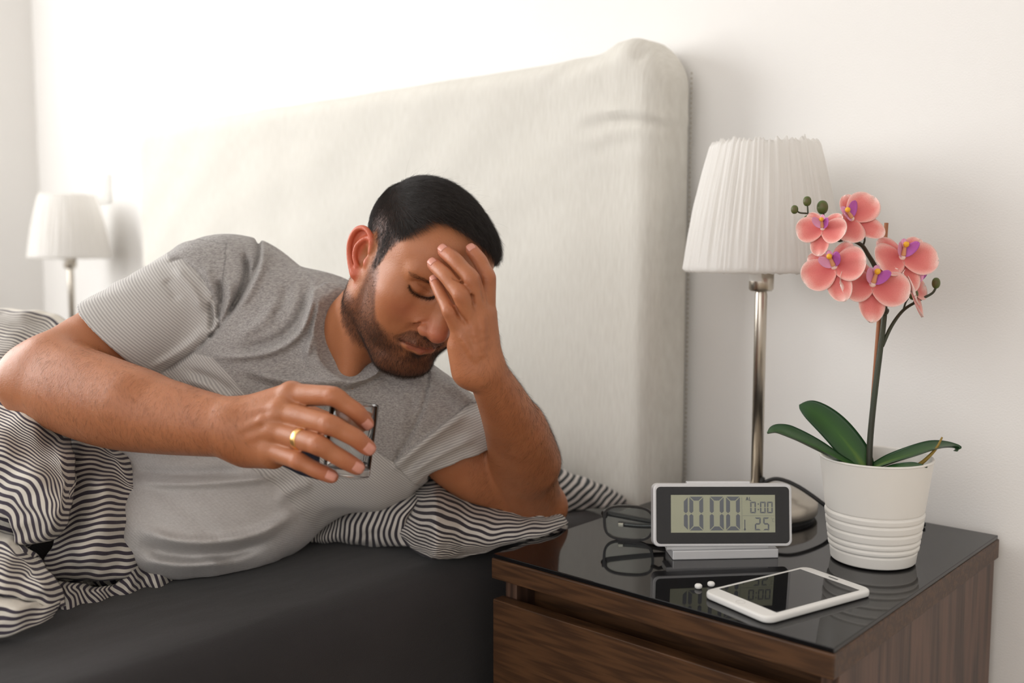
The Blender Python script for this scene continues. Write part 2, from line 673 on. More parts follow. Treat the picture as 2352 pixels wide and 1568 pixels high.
def lamp(loc, label, plug_dir, detail=True, rz=0.0):
    t = empty('table_lamp', loc, label, 'lamp', None, rz)
    # stepped round base
    from_bm('base', lathe_bm([(0, 0.006), (0.081, 0.006), (0.082, 0.008), (0.082, 0.020), (0.079, 0.024), (0.066, 0.027), (0.064, 0.031), (0.040, 0.036), (0.014, 0.038), (0.010, 0.044), (0, 0.044)], 64), M_BASE_METAL, t, True)
    from_bm('foot_ring', lathe_bm([(0, 0), (0.078, 0), (0.078, 0.006), (0, 0.006)], 48), M_BLACK, t)
    from_bm('pole', lathe_bm([(0, 0.04), (0.0082, 0.04), (0.0082, 0.304), (0.0076, 0.306), (0.0076, 0.312), (0, 0.312)], 28), M_NICKEL, t, True)
    so = from_bm('socket', lathe_bm([(0, 0.308), (0.014, 0.308), (0.0165, 0.311), (0.0165, 0.345), (0.013, 0.345), (0.013, 0.36), (0, 0.36)], 36), M_NICKEL, t, True)
    # paper label on the socket with unreadable print
    bm = bmesh.new()
    lab = []
    ang0, ang1 = math.radians(-140), math.radians(-62)
    R_ = 0.0169
    prev = None
    for i in range(11):
        a = ang0 + (ang1 - ang0) * i / 10
        cur = [bm.verts.new((r * math.cos(a), r * math.sin(a), z)) for r, z in ((R_, 0.3215), (R_, 0.3445), (R_ - 0.0003, 0.3445), (R_ - 0.0003, 0.3215))]
        if prev:
            for j in range(4):
                bm.faces.new((prev[j], cur[j], cur[(j + 1) % 4], prev[(j + 1) % 4]))
        prev = cur
    la = from_bm('paper_label', bm, M_TAG, so)
    # crinkled shade: gathered fabric between two hoops
    n, k = 420, 40
    H0, H1, R0, R1 = 0.334, 0.506, 0.1065, 0.071
    rr = np.random.default_rng(3)
    prof = []
    ph = rr.uniform(0, 6.28, 40)
    fr = rr.integers(22, 130, 40)
    am = rr.uniform(0.2, 1.0, 40) / (fr / 40.0) ** 0.7
    dr_ = rr.uniform(-0.9, 0.9, 40)
    verts = []
    th = np.linspace(0, 2 * math.pi, n, endpoint=False)
    for j in range(k + 1):
        s = j / k
        w = sum(am[q] * np.sin(fr[q] * th + ph[q] + dr_[q] * 3.0 * np.sin(3.1 * s + ph[q])) for q in range(40))
        r = R0 + (R1 - R0) * s + 0.003 * math.sin(math.pi * s) + 0.00042 * w * (0.6 + 0.4 * math.sin(math.pi * min(1, s * 1.1)))
        z = H0 + (H1 - H0) * s
        if j == k:
            z = z + 0.0025 * np.sin(9 * th + 1) * np.sin(5 * th) + 0.0008 * w
            r = r - 0.003
        if j == 0:
            z = z + 0.00025 * w
            r = r - 0.004
        verts.append(np.stack([r * np.cos(th), r * np.sin(th), z + 0 * th], 1))
    # inner lining
    for s in (1.0, 0.0):
        r = R0 + (R1 - R0) * s - 0.008
        verts.append(np.stack([r * np.cos(th), r * np.sin(th), H0 + 0.002 + (H1 - H0 - 0.004) * s + 0 * th], 1))
    rows = len(verts)
    V = np.concatenate(verts)
    i = np.arange(n)
    i2 = (i + 1) % n
    F = np.concatenate([np.stack([a * n + i, a * n + i2, ((a + 1) % rows) * n + i2, ((a + 1) % rows) * n + i], 1) for a in range(rows)])
    sh = mesh_np('lamp_shade', V, F, M_SHADE, t, True)
    bm = None
    for kk in range(3):
        a = kk * 2.094 + 0.4
        b = tube_bm([(0.012 * math.cos(a), 0.012 * math.sin(a), 0.352), (0.0975 * math.cos(a), 0.0975 * math.sin(a), 0.350)], 0.0012, 6)
        bm = b if bm is None else join_bm(bm, b)
    from_bm('shade_holder', bm, M_NICKEL, sh)
    bulb = from_bm('bulb', lathe_bm([(0, 0.36), (0.012, 0.36), (0.013, 0.375), (0.026, 0.40), (0.029, 0.42), (0.022, 0.442), (0, 0.45)], 24), plain('bulb_glass', srgb(240, 238, 232), 0.2) if 'bulb_glass' not in bpy.data.materials else bpy.data.materials['bulb_glass'], t, True)
    return t, la


base_c = on_z(1743, 1175, TZ)
LAMP, LAB = lamp((base_c[0], 1.243, TZ), 'white pleated lamp on a nickel pole behind the clock and orchid', 1)
from_bm('print_lines', join_bm(box_bm((-0.006, -0.01735, 0.3365), (0.004, -0.0168, 0.3385)), box_bm((-0.006, -0.01735, 0.3305), (0.005, -0.0168, 0.3325))), M_PRINT, LAB) if False else None
lamp((lamp_far[0], 1.235, TZ), 'far white shaded lamp, out of focus at the left edge', 1)
# black flex of the near lamp
bx, by = base_c[0], 1.243
pts = catmull([(bx + 0.009, by - 0.001, 0.604), (bx + 0.030, by + 0.002, 0.6125), (bx + 0.060, by + 0.002, 0.607), (bx + 0.095, by + 0.006, 0.588), (bx + 0.12, by + 0.02, 0.5645), (bx + 0.16, by + 0.05, 0.5635), (bx + 0.20, by + 0.085, 0.5635)], 10)
fl = from_bm('power_cord', tube_bm(pts, 0.0028, 10), M_BLACK, None, True)
fl.parent = LAMP
fl.matrix_parent_inverse = Matrix.Translation(LAMP.location).inverted()
sr = from_bm('strain_relief', tube_bm([(0.006, -0.001, 0.040), (0.010, -0.001, 0.052)], [0.006, 0.003], 10), M_BLACK, LAMP, True)

# ------------------------------------------------------------------ alarm clock
c1, c2 = on_z(1545, 1286, TZ), on_z(1788, 1281, TZ)
ux = (c2 - c1) / np.linalg.norm(c2 - c1)
CW = np.linalg.norm(c2 - c1)
clock = empty('alarm_clock', tuple((c1 + c2) / 2), 'silver digital alarm clock showing 10:00 on the black glass nightstand', 'clock', None, math.atan2(ux[1], ux[0]))
M_SILVER = plain('silver_plastic', srgb(220, 220, 222), 0.3, 0.2)
M_BEZEL = plain('gloss_black_bezel', srgb(26, 28, 32), 0.12)
M_LCD = plain('lcd_green_grey', srgb(172, 174, 152), 0.35, 0, 0.3)
M_SEG = plain('lcd_segment', srgb(112, 116, 122), 0.5, 0, 0.2)
M_SEG2 = plain('lcd_segment_light', srgb(146, 150, 142), 0.5, 0, 0.2)
hw = CW / 2
bm = box_bm((-hw, 0.0, 0.0), (hw, 0.040, 0.011), 0.0012)
from_bm('stand_base', bm, M_SILVER, clock)
from_bm('stand_neck', box_bm((-hw - 0.006, 0.006, 0.0105), (hw - 0.010, 0.032, 0.0185), 0.001), plain('white_plastic', srgb(232, 231, 230), 0.35), clock)
FW, FH, FT = 0.1665, 0.0735, 0.014
body = box_bm((-FW / 2, 0, 0), (FW / 2, FT, FH))
es = [e for e in body.edges if abs(e.verts[0].co.y - e.verts[1].co.y) > 0.001]
bmesh.ops.bevel(body, geom=es, offset=0.007, segments=5, profile=0.5, affect='EDGES')
bmesh.ops.bevel(body, geom=[e for e in body.edges if abs(e.verts[0].co.y - e.verts[1].co.y) < 1e-6], offset=0.0012, segments=2, profile=0.5, affect='EDGES')
case = from_bm('case', body, M_SILVER, clock)
tilt = math.radians(-9)
case.location = (-0.0045, -0.004, 0.0165)
case.rotation_euler = (tilt, math.radians(0.9), 0)
bz = box_bm((-FW / 2 + 0.0035, -0.0008, 0.0035), (FW / 2 - 0.0035, 0.002, FH - 0.0035))
es = [e for e in bz.edges if abs(e.verts[0].co.y - e.verts[1].co.y) > 0.001]
bmesh.ops.bevel(bz, geom=es, offset=0.005, segments=5, profile=0.5, affect='EDGES')
from_bm('bezel', bz, M_BEZEL, case)
sx0, sx1, sz0, sz1 = -0.0625, 0.0625, 0.0165, 0.0605
scr = from_bm('screen', box_bm((sx0, -0.0012, sz0), (sx1, 0.0, sz1)), M_LCD, case)
from_bm('snooze_bar', box_bm((-0.042, 0.003, FH - 0.001), (0.034, 0.011, FH + 0.0025), 0.0008), M_SILVER, case)
from_bm('battery_housing', box_bm((-0.055, FT, 0.012), (0.055, FT + 0.016, FH - 0.012), 0.003), M_SILVER, case)


def poly_prism(bm, pts, y0=-0.0014, y1=-0.0011):
    a = [bm.verts.new((p[0], y0, p[1])) for p in pts]
    b = [bm.verts.new((p[0], y1, p[1])) for p in pts]
    bm.faces.new(a)
    bm.faces.new(b[::-1])
    for i in range(len(a)):
        j = (i + 1) % len(a)
        bm.faces.new((a[j], a[i], b[i], b[j]))


def seg_digit(x0, z0, w, h, t, segs, slant=0.0, round_=False):
    """a seven-segment character, segments a-g"""
    bm = bmesh.new()
    g = t * 0.10
    def q(x, z):
        return (x0 + x + slant * z, z0 + z)
    m_ = h / 2
    S = {
        'a': [(g, h), (w - g, h), (w - t - g * 2, h - t), (t + g * 2, h - t)],
        'd': [(g, 0), (w - g, 0), (w - t - g * 2, t), (t + g * 2, t)],
        'f': [(0, h - g * 2), (t, h - t - g * 2), (t, m_ + t * 0.5), (t * 0.5, m_ + g), (0, m_ + t * 0.5)],
        'e': [(0, g * 2), (t, t + g * 2), (t, m_ - t * 0.5), (t * 0.5, m_ - g), (0, m_ - t * 0.5)],
        'b': [(w, h - g * 2), (w - t, h - t - g * 2), (w - t, m_ + t * 0.5), (w - t * 0.5, m_ + g), (w, m_ + t * 0.5)],
        'c': [(w, g * 2), (w - t, t + g * 2), (w - t, m_ - t * 0.5), (w - t * 0.5, m_ - g), (w, m_ - t * 0.5)],
        'g': [(t * 0.6, m_), (t, m_ + t * 0.5), (w - t, m_ + t * 0.5), (w - t * 0.6, m_), (w - t, m_ - t * 0.5), (t, m_ - t * 0.5)],
    }
    for s in segs:
        poly_prism(bm, [q(*p) for p in S[s]])
    return bm


ZERO, TWO, FIVE, ONE = 'abcdef', 'abged', 'afgcd', 'bc'
hd, zb = 0.0395, sz0 + 0.0025
for x0, sg, w in ((-0.0600, ONE, 0.0110 + 0.0055), (-0.0415, ZERO, 0.0165), (-0.0170, ZERO, 0.0165), (0.0025, ZERO, 0.0165)):
    from_bm('digit', seg_digit(x0 + 0.001, zb, w, hd, 0.0046, sg), M_SEG, scr)
for x0, sg in ((0.0325, ZERO), (0.0443, ZERO), (0.0528, ZERO)):
    from_bm('digit', seg_digit(x0, sz0 + 0.0225, 0.0068, 0.0135, 0.0016, sg), M_SEG, scr)
bm = bmesh.new()
for zz in (0.026, 0.0325):
    poly_prism(bm, [(0.0414, sz0 + zz), (0.0430, sz0 + zz), (0.0430, sz0 + zz + 0.0016), (0.0414, sz0 + zz + 0.0016)])
from_bm('colon', bm, M_SEG, scr)
for x0, sg in ((0.0378, TWO), (0.0480, FIVE)):
    from_bm('digit', seg_digit(x0, sz0 + 0.0025, 0.0072, 0.0150, 0.0017, sg), M_SEG, scr)
bm = bmesh.new()
poly_prism(bm, [(0.0222, sz0 + 0.002), (0.0226, sz0 + 0.002), (0.0226, sz1 - 0.003), (0.0222, sz1 - 0.003)])
poly_prism(bm, [(0.0235, sz0 + 0.0195), (0.0615, sz0 + 0.0195), (0.0615, sz0 + 0.0199), (0.0235, sz0 + 0.0199)])
from_bm('divider_lines', bm, M_SEG2, scr)
bm = bmesh.new()   # AL
def stroke(bm, x0, z0, x1, z1, w=0.0005):
    dx, dz = x1 - x0, z1 - z0
    L = math.hypot(dx, dz)
    nx, nz = -dz / L * w, dx / L * w
    poly_prism(bm, [(x0 + nx, z0 + nz), (x1 + nx, z1 + nz), (x1 - nx, z1 - nz), (x0 - nx, z0 - nz)])
ax0, az0 = 0.0275, sz0 + 0.0375
stroke(bm, ax0, az0, ax0 + 0.0014, az0 + 0.004)
stroke(bm, ax0 + 0.0014, az0 + 0.004, ax0 + 0.0028, az0)
stroke(bm, ax0 + 0.0007, az0 + 0.0014, ax0 + 0.0021, az0 + 0.0014)
stroke(bm, ax0 + 0.0042, az0, ax0 + 0.0042, az0 + 0.004)
stroke(bm, ax0 + 0.0042, az0, ax0 + 0.0062, az0)
from_bm('alarm_mark', bm, M_SEG, scr)
bm = bmesh.new()   # thermometer and degree sign
stroke(bm, 0.0258, sz0 + 0.004, 0.0258, sz0 + 0.0150, 0.0006)
poly_prism(bm, [(0.0258 + 0.0013 * math.cos(a * 0.785), sz0 + 0.0035 + 0.0013 * math.sin(a * 0.785)) for a in range(8)])
from_bm('thermometer_mark', bm, M_SEG, scr)
bm = bmesh.new()
stroke(bm, 0.0574, sz0 + 0.0168, 0.0582, sz0 + 0.0168, 0.0004)
stroke(bm, 0.0592, sz0 + 0.0160, 0.0612, sz0 + 0.0160, 0.0003)
stroke(bm, 0.0592, sz0 + 0.0125, 0.0592, sz0 + 0.0160, 0.0003)
stroke(bm, 0.0592, sz0 + 0.0125, 0.0612, sz0 + 0.0125, 0.0003)
from_bm('celsius_mark', bm, M_SEG2, scr)

# ------------------------------------------------------------------ reading glasses, folded, behind the clock
g0, g1 = on_z(1400, 1238, TZ), on_z(1506, 1245, TZ)
gd = (g1 - g0) / np.linalg.norm(g1 - g0)
glasses = empty('eyeglasses', tuple(g0), 'folded black framed eyeglasses standing beside the alarm clock', 'eyeglasses', None, math.atan2(gd[1], gd[0]))
M_ACETATE = plain('black_acetate', srgb(26, 22, 20), 0.25)
nt = NT('lens', 0.0, 0, (0.93, 0.97, 0.95, 1))
nt.b.inputs['Transmission Weight'].default_value = 1.0
nt.b.inputs['IOR'].default_value = 1.25
nt.b.inputs['Roughness'].default_value = 0.0
M_LENS = nt.m


def lens_outline(x0, n=44):
    W, H = 0.058, 0.040
    pts = []
    for i in range(n):
        a = 2 * math.pi * i / n
        c, s = math.cos(a), math.sin(a)
        e = 2 / 3.2
        x = W / 2 * math.copysign(abs(c) ** e, c)
        z = H / 2 * math.copysign(abs(s) ** e, s)
        x *= 1.0 + 0.07 * z / H
        pts.append((x0 + x, 0.0, 0.0225 + z))
    return pts


fb = None
LX = (0.024, 0.100)
for lx in LX:
    pts = np.array(lens_outline(lx))
    n = len(pts)
    c = pts.mean(0)
    bm = bmesh.new()
    rings = []
    for off, yy in ((0.0, -0.0022), (0.0032, -0.0022), (0.0032, 0.0022), (0.0, 0.0022)):
        d = pts - c
        q = pts + d / np.linalg.norm(d, axis=1)[:, None] * off
        q[:, 1] = yy
        rings.append([bm.verts.new(p) for p in q])
    for a, b in zip(rings, rings[1:] + rings[:1]):
        for i in range(n):
            bm.faces.new((a[i], a[(i + 1) % n], b[(i + 1) % n], b[i]))
    fb = bm if fb is None else join_bm(fb, bm)
    bm = bmesh.new()
    for yy in (-0.0008, 0.0008):
        bm.faces.new([bm.verts.new((p[0], yy, p[2])) for p in pts])
    bm.verts.ensure_lookup_table()
    for i in range(n):
        j = (i + 1) % n
        bm.faces.new((bm.verts[i], bm.verts[j], bm.verts[n + j], bm.verts[n + i]))
    from_bm('lens', bm, M_LENS, glasses)
join_bm(fb, tube_bm([(0.0525, 0, 0.030), (0.062, -0.001, 0.033), (0.0715, 0, 0.030)], [0.0028, 0.0024, 0.0028], 10))
join_bm(fb, box_bm((-0.0095, -0.002, 0.0275), (-0.003, 0.005, 0.0365), 0.001))
join_bm(fb, box_bm((0.127, -0.002, 0.0275), (0.1335, 0.005, 0.0365), 0.001))
from_bm('frame', fb, M_ACETATE, glasses)
ta = catmull([(-0.0075, 0.004, 0.032), (-0.006, 0.010, 0.0315), (0.004, 0.0125, 0.029), (0.05, 0.016, 0.022), (0.092, 0.018, 0.017), (0.118, 0.020, 0.0065)], 6)
from_bm('temple', tube_bm(ta, np.linspace(0.0042, 0.0028, len(ta)), 10), M_ACETATE, glasses, True)
ta = catmull([(0.1315, 0.004, 0.032), (0.130, 0.018, 0.0315), (0.120, 0.0225, 0.028), (0.075, 0.025, 0.0165), (0.035, 0.026, 0.0130), (0.008, 0.028, 0.0135)], 6)
from_bm('temple', tube_bm(ta, np.linspace(0.0042, 0.0035, len(ta)), 10), M_ACETATE, glasses, True)
from_bm('hinge', box_bm((0.008, 0.020, 0.011), (0.015, 0.0245, 0.0155), 0.0006), M_NICKEL, glasses)

# ------------------------------------------------------------------ smartphone
pc = [on_z(u, v, TZ + 0.0075) for u, v in ((1620, 1352), (1756, 1425), (2008, 1352), (1850, 1300))]
cen = sum(pc) / 4
ay = ((pc[2] - pc[1]) + (pc[3] - pc[0])) / 2
PL = np.linalg.norm(ay)
ay = ay / PL
PW = 0.5 * (np.linalg.norm(pc[1] - pc[0]) + np.linalg.norm(pc[2] - pc[3])) * 0.985
phone = empty('smartphone', (cen[0], cen[1], TZ), 'white smartphone with a dark blank screen on the black glass top', 'phone', None, math.atan2(ay[1], ay[0]))
M_PHONE = plain('white_phone', srgb(236, 235, 232), 0.22)
M_PSCREEN = plain('dark_screen', srgb(12, 12, 13), 0.04)
bm = box_bm((-PL / 2, -PW / 2, 0.0004), (PL / 2, PW / 2, 0.0079))
bmesh.ops.bevel(bm, geom=[e for e in bm.edges if abs(e.verts[0].co.z - e.verts[1].co.z) > 0.001], offset=0.0115, segments=7, profile=0.5, affect='EDGES')
bmesh.ops.bevel(bm, geom=[e for e in bm.edges if abs(e.verts[0].co.z - e.verts[1].co.z) < 1e-6], offset=0.0026, segments=4, profile=0.5, affect='EDGES')
from_bm('case', bm, M_PHONE, phone, True)
from_bm('screen', box_bm((-PL / 2 + 0.0185, -PW / 2 + 0.0062, 0.0072), (PL / 2 - 0.0155, PW / 2 - 0.0062, 0.0081), 0.0002), M_PSCREEN, phone)
bm = lathe_bm([(0.0044, 0), (0.0050, 0), (0.0050, 0.00035), (0.0044, 0.00035), (0.0044, 0)], 28)
hb_ = from_bm('home_button', bm, plain('button_ring', srgb(205, 203, 200), 0.3), phone)
hb_.location = (-PL / 2 + 0.0095, 0, 0.00775)
from_bm('earpiece', box_bm((PL / 2 - 0.0095, -0.006, 0.0076), (PL / 2 - 0.008, 0.006, 0.00815)), M_BLACK, phone)

# ------------------------------------------------------------------ two pills
M_PILL = plain('white_pill', srgb(240, 239, 236), 0.5)
for (u, v), lab in (((1604, 1351), 'small white pill lying apart, left of the phone'), ((1634, 1351), 'small white pill touching the corner of the phone')):
    c = on_z(u, v, TZ)
    o = from_bm('pill', lathe_bm([(0, 0), (0.0028, 0.0002), (0.0039, 0.0012), (0.0041, 0.0025), (0.0039, 0.0038), (0.0028, 0.0049), (0, 0.0052)], 24), M_PILL, None, True)
    o.location = (c[0], c[1], TZ)
    if u > 1620:
        o.location.x -= 0.004
        o.location.y += 0.006
    tag(o, lab, 'pill', 'white pills')
# ------------------------------------------------------------------ orchid in a ribbed pot
pl_, pr_ = on_z(1899, 1288, TZ), on_z(2093, 1288, TZ)
potc = (pl_ + pr_) / 2
potc = np.array([-0.4565, 1.148, TZ])
PH = 0.1245
plant = empty('potted_orchid', tuple(potc), 'pink flowering orchid in a ribbed white pot on the nightstand', 'plant')
M_POT = plain('white_ceramic', srgb(234, 231, 225), 0.38)
r_b, r_t = 0.0475, 0.0635


def rad(z):
    return r_b + (r_t - r_b) * z / PH


prof = [(0, 0.001), (r_b - 0.003, 0.001), (r_b - 0.0005, 0.002)]
z = 0.003
groove = [0.0165, 0.0235, 0.0305, 0.0415, 0.0525, 0.0615]
for zz in np.arange(0.003, PH - 0.002, 0.0006):
    d = 0
    for g in groove:
        d = max(d, math.exp(-((zz - g) / 0.0012) ** 2))
    bul = 0.0012 if groove[0] < zz < groove[-1] else 0.0
    prof.append((rad(zz) + bul - 0.0018 * d, zz))
prof += [(r_t + 0.0006, PH - 0.0015), (r_t, PH), (r_t - 0.0025, PH), (r_t - 0.003, PH - 0.002), (rad(0.06) - 0.004, 0.06), (rad(0.01) - 0.005, 0.008), (0, 0.008)]
from_bm('pot', lathe_bm(prof, 72), M_POT, plant, True)
M_SOIL = plain('bark_soil', srgb(70, 52, 38), 0.95)
sb = bmesh.new()
for k in range(60):
    a, rr_ = rng.uniform(0, 6.28), rng.uniform(0, 0.047)
    b = box_bm((-0.006, -0.004, -0.003), (0.006, 0.004, 0.003), 0.001, 1)
    bmesh.ops.rotate(b, cent=(0, 0, 0), matrix=Matrix.Rotation(rng.uniform(0, 6), 3, 'Z') @ Matrix.Rotation(rng.uniform(-0.5, 0.5), 3, 'X'), verts=b.verts)
    bmesh.ops.translate(b, vec=(rr_ * math.cos(a), rr_ * math.sin(a), 0.090 + rng.uniform(-0.003, 0.003)), verts=b.verts)
    join_bm(sb, b)
join_bm(sb, lathe_bm([(0, 0.086), (0.054, 0.086), (0.054, 0.0905), (0, 0.0905)], 32))
so_ = from_bm('bark_chips', sb, M_SOIL, plant)
so_['kind'] = 'stuff'


def PL(u, v, d):
    return P(u, v, d) - potc


def depth_of(p):
    return float((np.asarray(p) + potc - CAM) @ FWD)


D0 = depth_of((0, 0, PH))
nt = NT('orchid_leaf', 0.35, 0, None, 0.5)
s_ = nt.attr('leafmid')
nt.base(nt.ramp(nt.math('ADD', s_, nt.math('MULTIPLY', nt.noise(30, 3, nt.coord()), 0.25)), [(0.15, srgb(28, 66, 34)), (0.75, srgb(50, 92, 38)), (1.1, srgb(96, 128, 44))]))
M_LEAF = nt.m


def leaf(name, spine, width, mat, up, cup=0.15, parent=None, thick=0.0012, wprof=None):
    """a thick leaf along a spine of points; `up` is the direction its face looks"""
    sp = catmull(spine, 8)
    n = len(sp)
    t = np.gradient(sp, axis=0)
    t /= np.linalg.norm(t, axis=1)[:, None]
    up = np.asarray(up, float)
    side = np.cross(t, up)
    side /= np.linalg.norm(side, axis=1)[:, None]
    nor = np.cross(side, t)
    s = np.linspace(0, 1, n)
    w = width * (wprof(s) if wprof else np.sin(math.pi * (0.12 + 0.88 * s) ** 1.0) ** 0.6)
    w[-1] = width * 0.05
    m_ = 9
    V, A = [], []
    for lay in (1, -1):
        for j in range(m_):
            a = (j / (m_ - 1) - 0.5) * 2
            V.append(sp + side * (a * w)[:, None] + nor * (cup * (a * a) * w + lay * thick * (1 - a * a) + 0.0)[:, None])
            A.append(np.full(n, 1 - abs(a)))
    V = np.array(V)
    idx = lambda l, j, i: (l * m_ + j) * n + i
    F = []
    for l in (0, 1):
        for j in range(m_ - 1):
            for i in range(n - 1):
                q = (idx(l, j, i), idx(l, j, i + 1), idx(l, j + 1, i + 1), idx(l, j + 1, i))
                F.append(q if l == 0 else q[::-1])
    for i in range(n - 1):
        F.append((idx(0, 0, i), idx(1, 0, i), idx(1, 0, i + 1), idx(0, 0, i + 1)))
        F.append((idx(0, m_ - 1, i + 1), idx(1, m_ - 1, i + 1), idx(1, m_ - 1, i), idx(0, m_ - 1, i)))
    return mesh_np(name, V.reshape(-1, 3), F, mat, parent, True, {'leafmid': np.concatenate(A) * np.tile(1 - 0.8 * s, 2 * m_)})


tocam = -FWD
b0 = PL(1992, 1072, D0)
leaf('leaf', [PL(1990, 1085, D0), PL(1965, 1045, D0 + 0.005), PL(1915, 985, D0 + 0.02), PL(1868, 945, D0 + 0.035), PL(1836, 930, D0 + 0.045)], 0.019, M_LEAF, tocam + np.array([0, 0, 0.45]), 0.2, plant)
leaf('leaf', [PL(1985, 1082, D0 - 0.005), PL(1935, 1062, D0 - 0.015), PL(1880, 1032, D0 - 0.02), PL(1822, 1003, D0 - 0.02), PL(1785, 990, D0 - 0.015), PL(1762, 994, D0 - 0.012)], 0.017, M_LEAF, np.array([0.1, -0.25, 1.0]), 0.35, plant)
leaf('leaf', [PL(1992, 1082, D0), PL(2040, 1062, D0 - 0.01), PL(2095, 1044, D0 - 0.015), PL(2150, 1027, D0 - 0.01), PL(2190, 1026, D0 - 0.005), PL(2199, 1036, D0 - 0.005)], 0.014, M_LEAF, np.array([-0.1, -0.3, 1.0]), 0.35, plant)
leaf('leaf', [PL(2005, 1084, D0 - 0.01), PL(2050, 1076, D0 - 0.03), PL(2095, 1071, D0 - 0.045), PL(2130, 1072, D0 - 0.05)], 0.009, M_LEAF, np.array([0.0, -0.2, 1.0]), 0.3, plant)
M_ROOT = plain('aerial_root', srgb(150, 124, 52), 0.6)
from_bm('aerial_root', tube_bm(catmull([PL(2100, 1075, D0 - 0.02), PL(2125, 1056, D0 - 0.02), PL(2150, 1030, D0 - 0.018), PL(2164, 1004, D0 - 0.015)], 6), np.linspace(0.0028, 0.0010, 19), 8), M_ROOT, plant, True)

nt = NT('orchid_stem', 0.5)
zc = nt.n('ShaderNodeSeparateXYZ')
nt.l(nt.coord(), zc.inputs[0])
nt.base(nt.ramp(nt.math('ADD', nt.math('MULTIPLY', zc.outputs['Z'], 2.0), nt.math('MULTIPLY', nt.noise(40, 3, nt.coord()), 0.4)), [(0.35, srgb(52, 40, 36)), (0.6, srgb(54, 62, 46)), (0.95, srgb(62, 60, 40))]))
M_STEM = nt.m
M_STAKE = plain('stake_brown', srgb(168, 112, 80), 0.7)
stem = catmull([PL(1996, 1090, D0), PL(1998, 1020, D0), PL(2004, 950, D0 - 0.002), (PL(2012, 880, D0 - 0.004)), PL(2022, 800, D0 - 0.004), PL(2031, 720, D0 - 0.002), PL(2030, 655, D0), PL(2010, 612, D0), PL(1994, 585, D0), PL(1978, 562, D0 - 0.002), PL(1945, 548, D0 - 0.006), PL(1925, 552, D0 - 0.01), PL(1900, 530, D0 - 0.012), PL(1875, 510, D0 - 0.012), PL(1850, 500, D0 - 0.012)], 6)
from_bm('flower_stem', tube_bm(stem, np.interp(np.linspace(0, 1, len(stem)), [0, 0.4, 0.6, 1], [0.0036, 0.0032, 0.0024, 0.0012]), 10), M_STEM, plant, True)
for pts_, r0, r1 in (
        ([PL(2026, 795, D0 - 0.004), PL(2048, 748, D0 - 0.002), PL(2075, 712, D0), PL(2110, 690, D0), PL(2140, 674, D0), PL(2150, 660, D0)], 0.0023, 0.0013),
        ([PL(2074, 714, D0), PL(2080, 695, D0 - 0.003), PL(2086, 685, D0 - 0.006)], 0.0012, 0.001),
        ([PL(2098, 697, D0), PL(2103, 685, D0 - 0.004)], 0.0012, 0.001),
        ([PL(1982, 565, D0), PL(1986, 548, D0 - 0.003), PL(1978, 530, D0 - 0.004)], 0.0013, 0.001),
        ([PL(1940, 549, D0 - 0.006), PL(1915, 552, D0 - 0.012), PL(1906, 543, D0 - 0.016)], 0.0011, 0.0009),
        ([PL(1853, 490, D0 - 0.012), PL(1836, 488, D0 - 0.014), PL(1828, 480, D0 - 0.014)], 0.001, 0.0009),
        ([PL(1856, 496, D0 - 0.012), PL(1855, 478, D0 - 0.012), PL(1854, 466, D0 - 0.012)], 0.001, 0.0009),
        ([PL(1895, 520, D0 - 0.012), PL(1893, 500, D0 - 0.012), PL(1890, 482, D0 - 0.012)], 0.001, 0.001)):
    c_ = catmull(pts_, 6)
    from_bm('side_stem', tube_bm(c_, np.linspace(r0, r1, len(c_)), 8), M_STEM, plant, True)
sk = np.array([PL(1991, 1095, D0 + 0.004), PL(2036, 512, D0 + 0.004)])
from_bm('support_stake', tube_bm([sk[0], sk[0] * 0.5 + sk[1] * 0.5 + np.array([0, 0, 0]), sk[1]], 0.0024, 10), M_STAKE, plant, True)
from_bm('stem_clip', tube_bm(catmull([PL(2022, 716, D0 - 0.004), PL(2034, 722, D0 - 0.007), PL(2040, 712, D0), PL(2030, 706, D0 + 0.006)], 5), 0.0012, 8), M_STEM, plant, True)
nt = NT('flower_bud', 0.5)
nt.base(nt.ramp(nt.noise(120, 3, nt.coord()), [(0.35, srgb(72, 100, 38)), (0.7, srgb(98, 84, 50))]))
M_BUD = nt.m
for u, v, rx_, rz_, d in ((1825, 481, 8.5, 10, -0.014), (1854, 462, 9.5, 11.5, -0.012), (1855, 503, 9.5, 9, -0.013), (1889, 476, 13, 16, -0.012), (2150, 650, 9.5, 13, 0), (2098, 676, 11, 13, -0.008)):
    o = from_bm('bud', lathe_bm([(rx_ * 5e-4 * math.sin(a) ** 0.85, -rz_ * 5e-4 * math.cos(a)) for a in np.linspace(0.02, math.pi - 0.02, 14)], 20), M_BUD, plant, True)
    o.location = PL(u, v, D0 + d)

# flowers: three sepals, two broad petals, a magenta and yellow lip
nt = NT('orchid_petal', 0.55, 0, None, 0.3)
edge = nt.attr('edge')
dots = nt.n('ShaderNodeTexVoronoi', Scale=900.0)
nt.l(nt.coord(), dots.inputs['Vector'])
core = nt.ramp(edge, [(0.0, srgb(208, 96, 96)), (0.50, srgb(230, 138, 130)), (0.80, srgb(243, 186, 176)), (0.97, srgb(250, 226, 218))])
nt.base(nt.mix(nt.math('MULTIPLY', nt.math('LESS_THAN', dots.outputs['Distance'], 0.38), 0.22), core, srgb(206, 92, 92)))
nt.b.inputs['Subsurface Weight'].default_value = 0.25
nt.b.inputs['Subsurface Radius'].default_value = (0.004, 0.002, 0.002)
M_PETAL = nt.m
M_LIP = plain('lip_magenta', srgb(196, 104, 190), 0.5)
M_LIPP = plain('lip_pale_pink', srgb(236, 168, 204), 0.5)
M_YEL = plain('lip_yellow', srgb(240, 178, 44), 0.5)
M_COLUMN = plain('column_cream', srgb(244, 218, 206), 0.5)
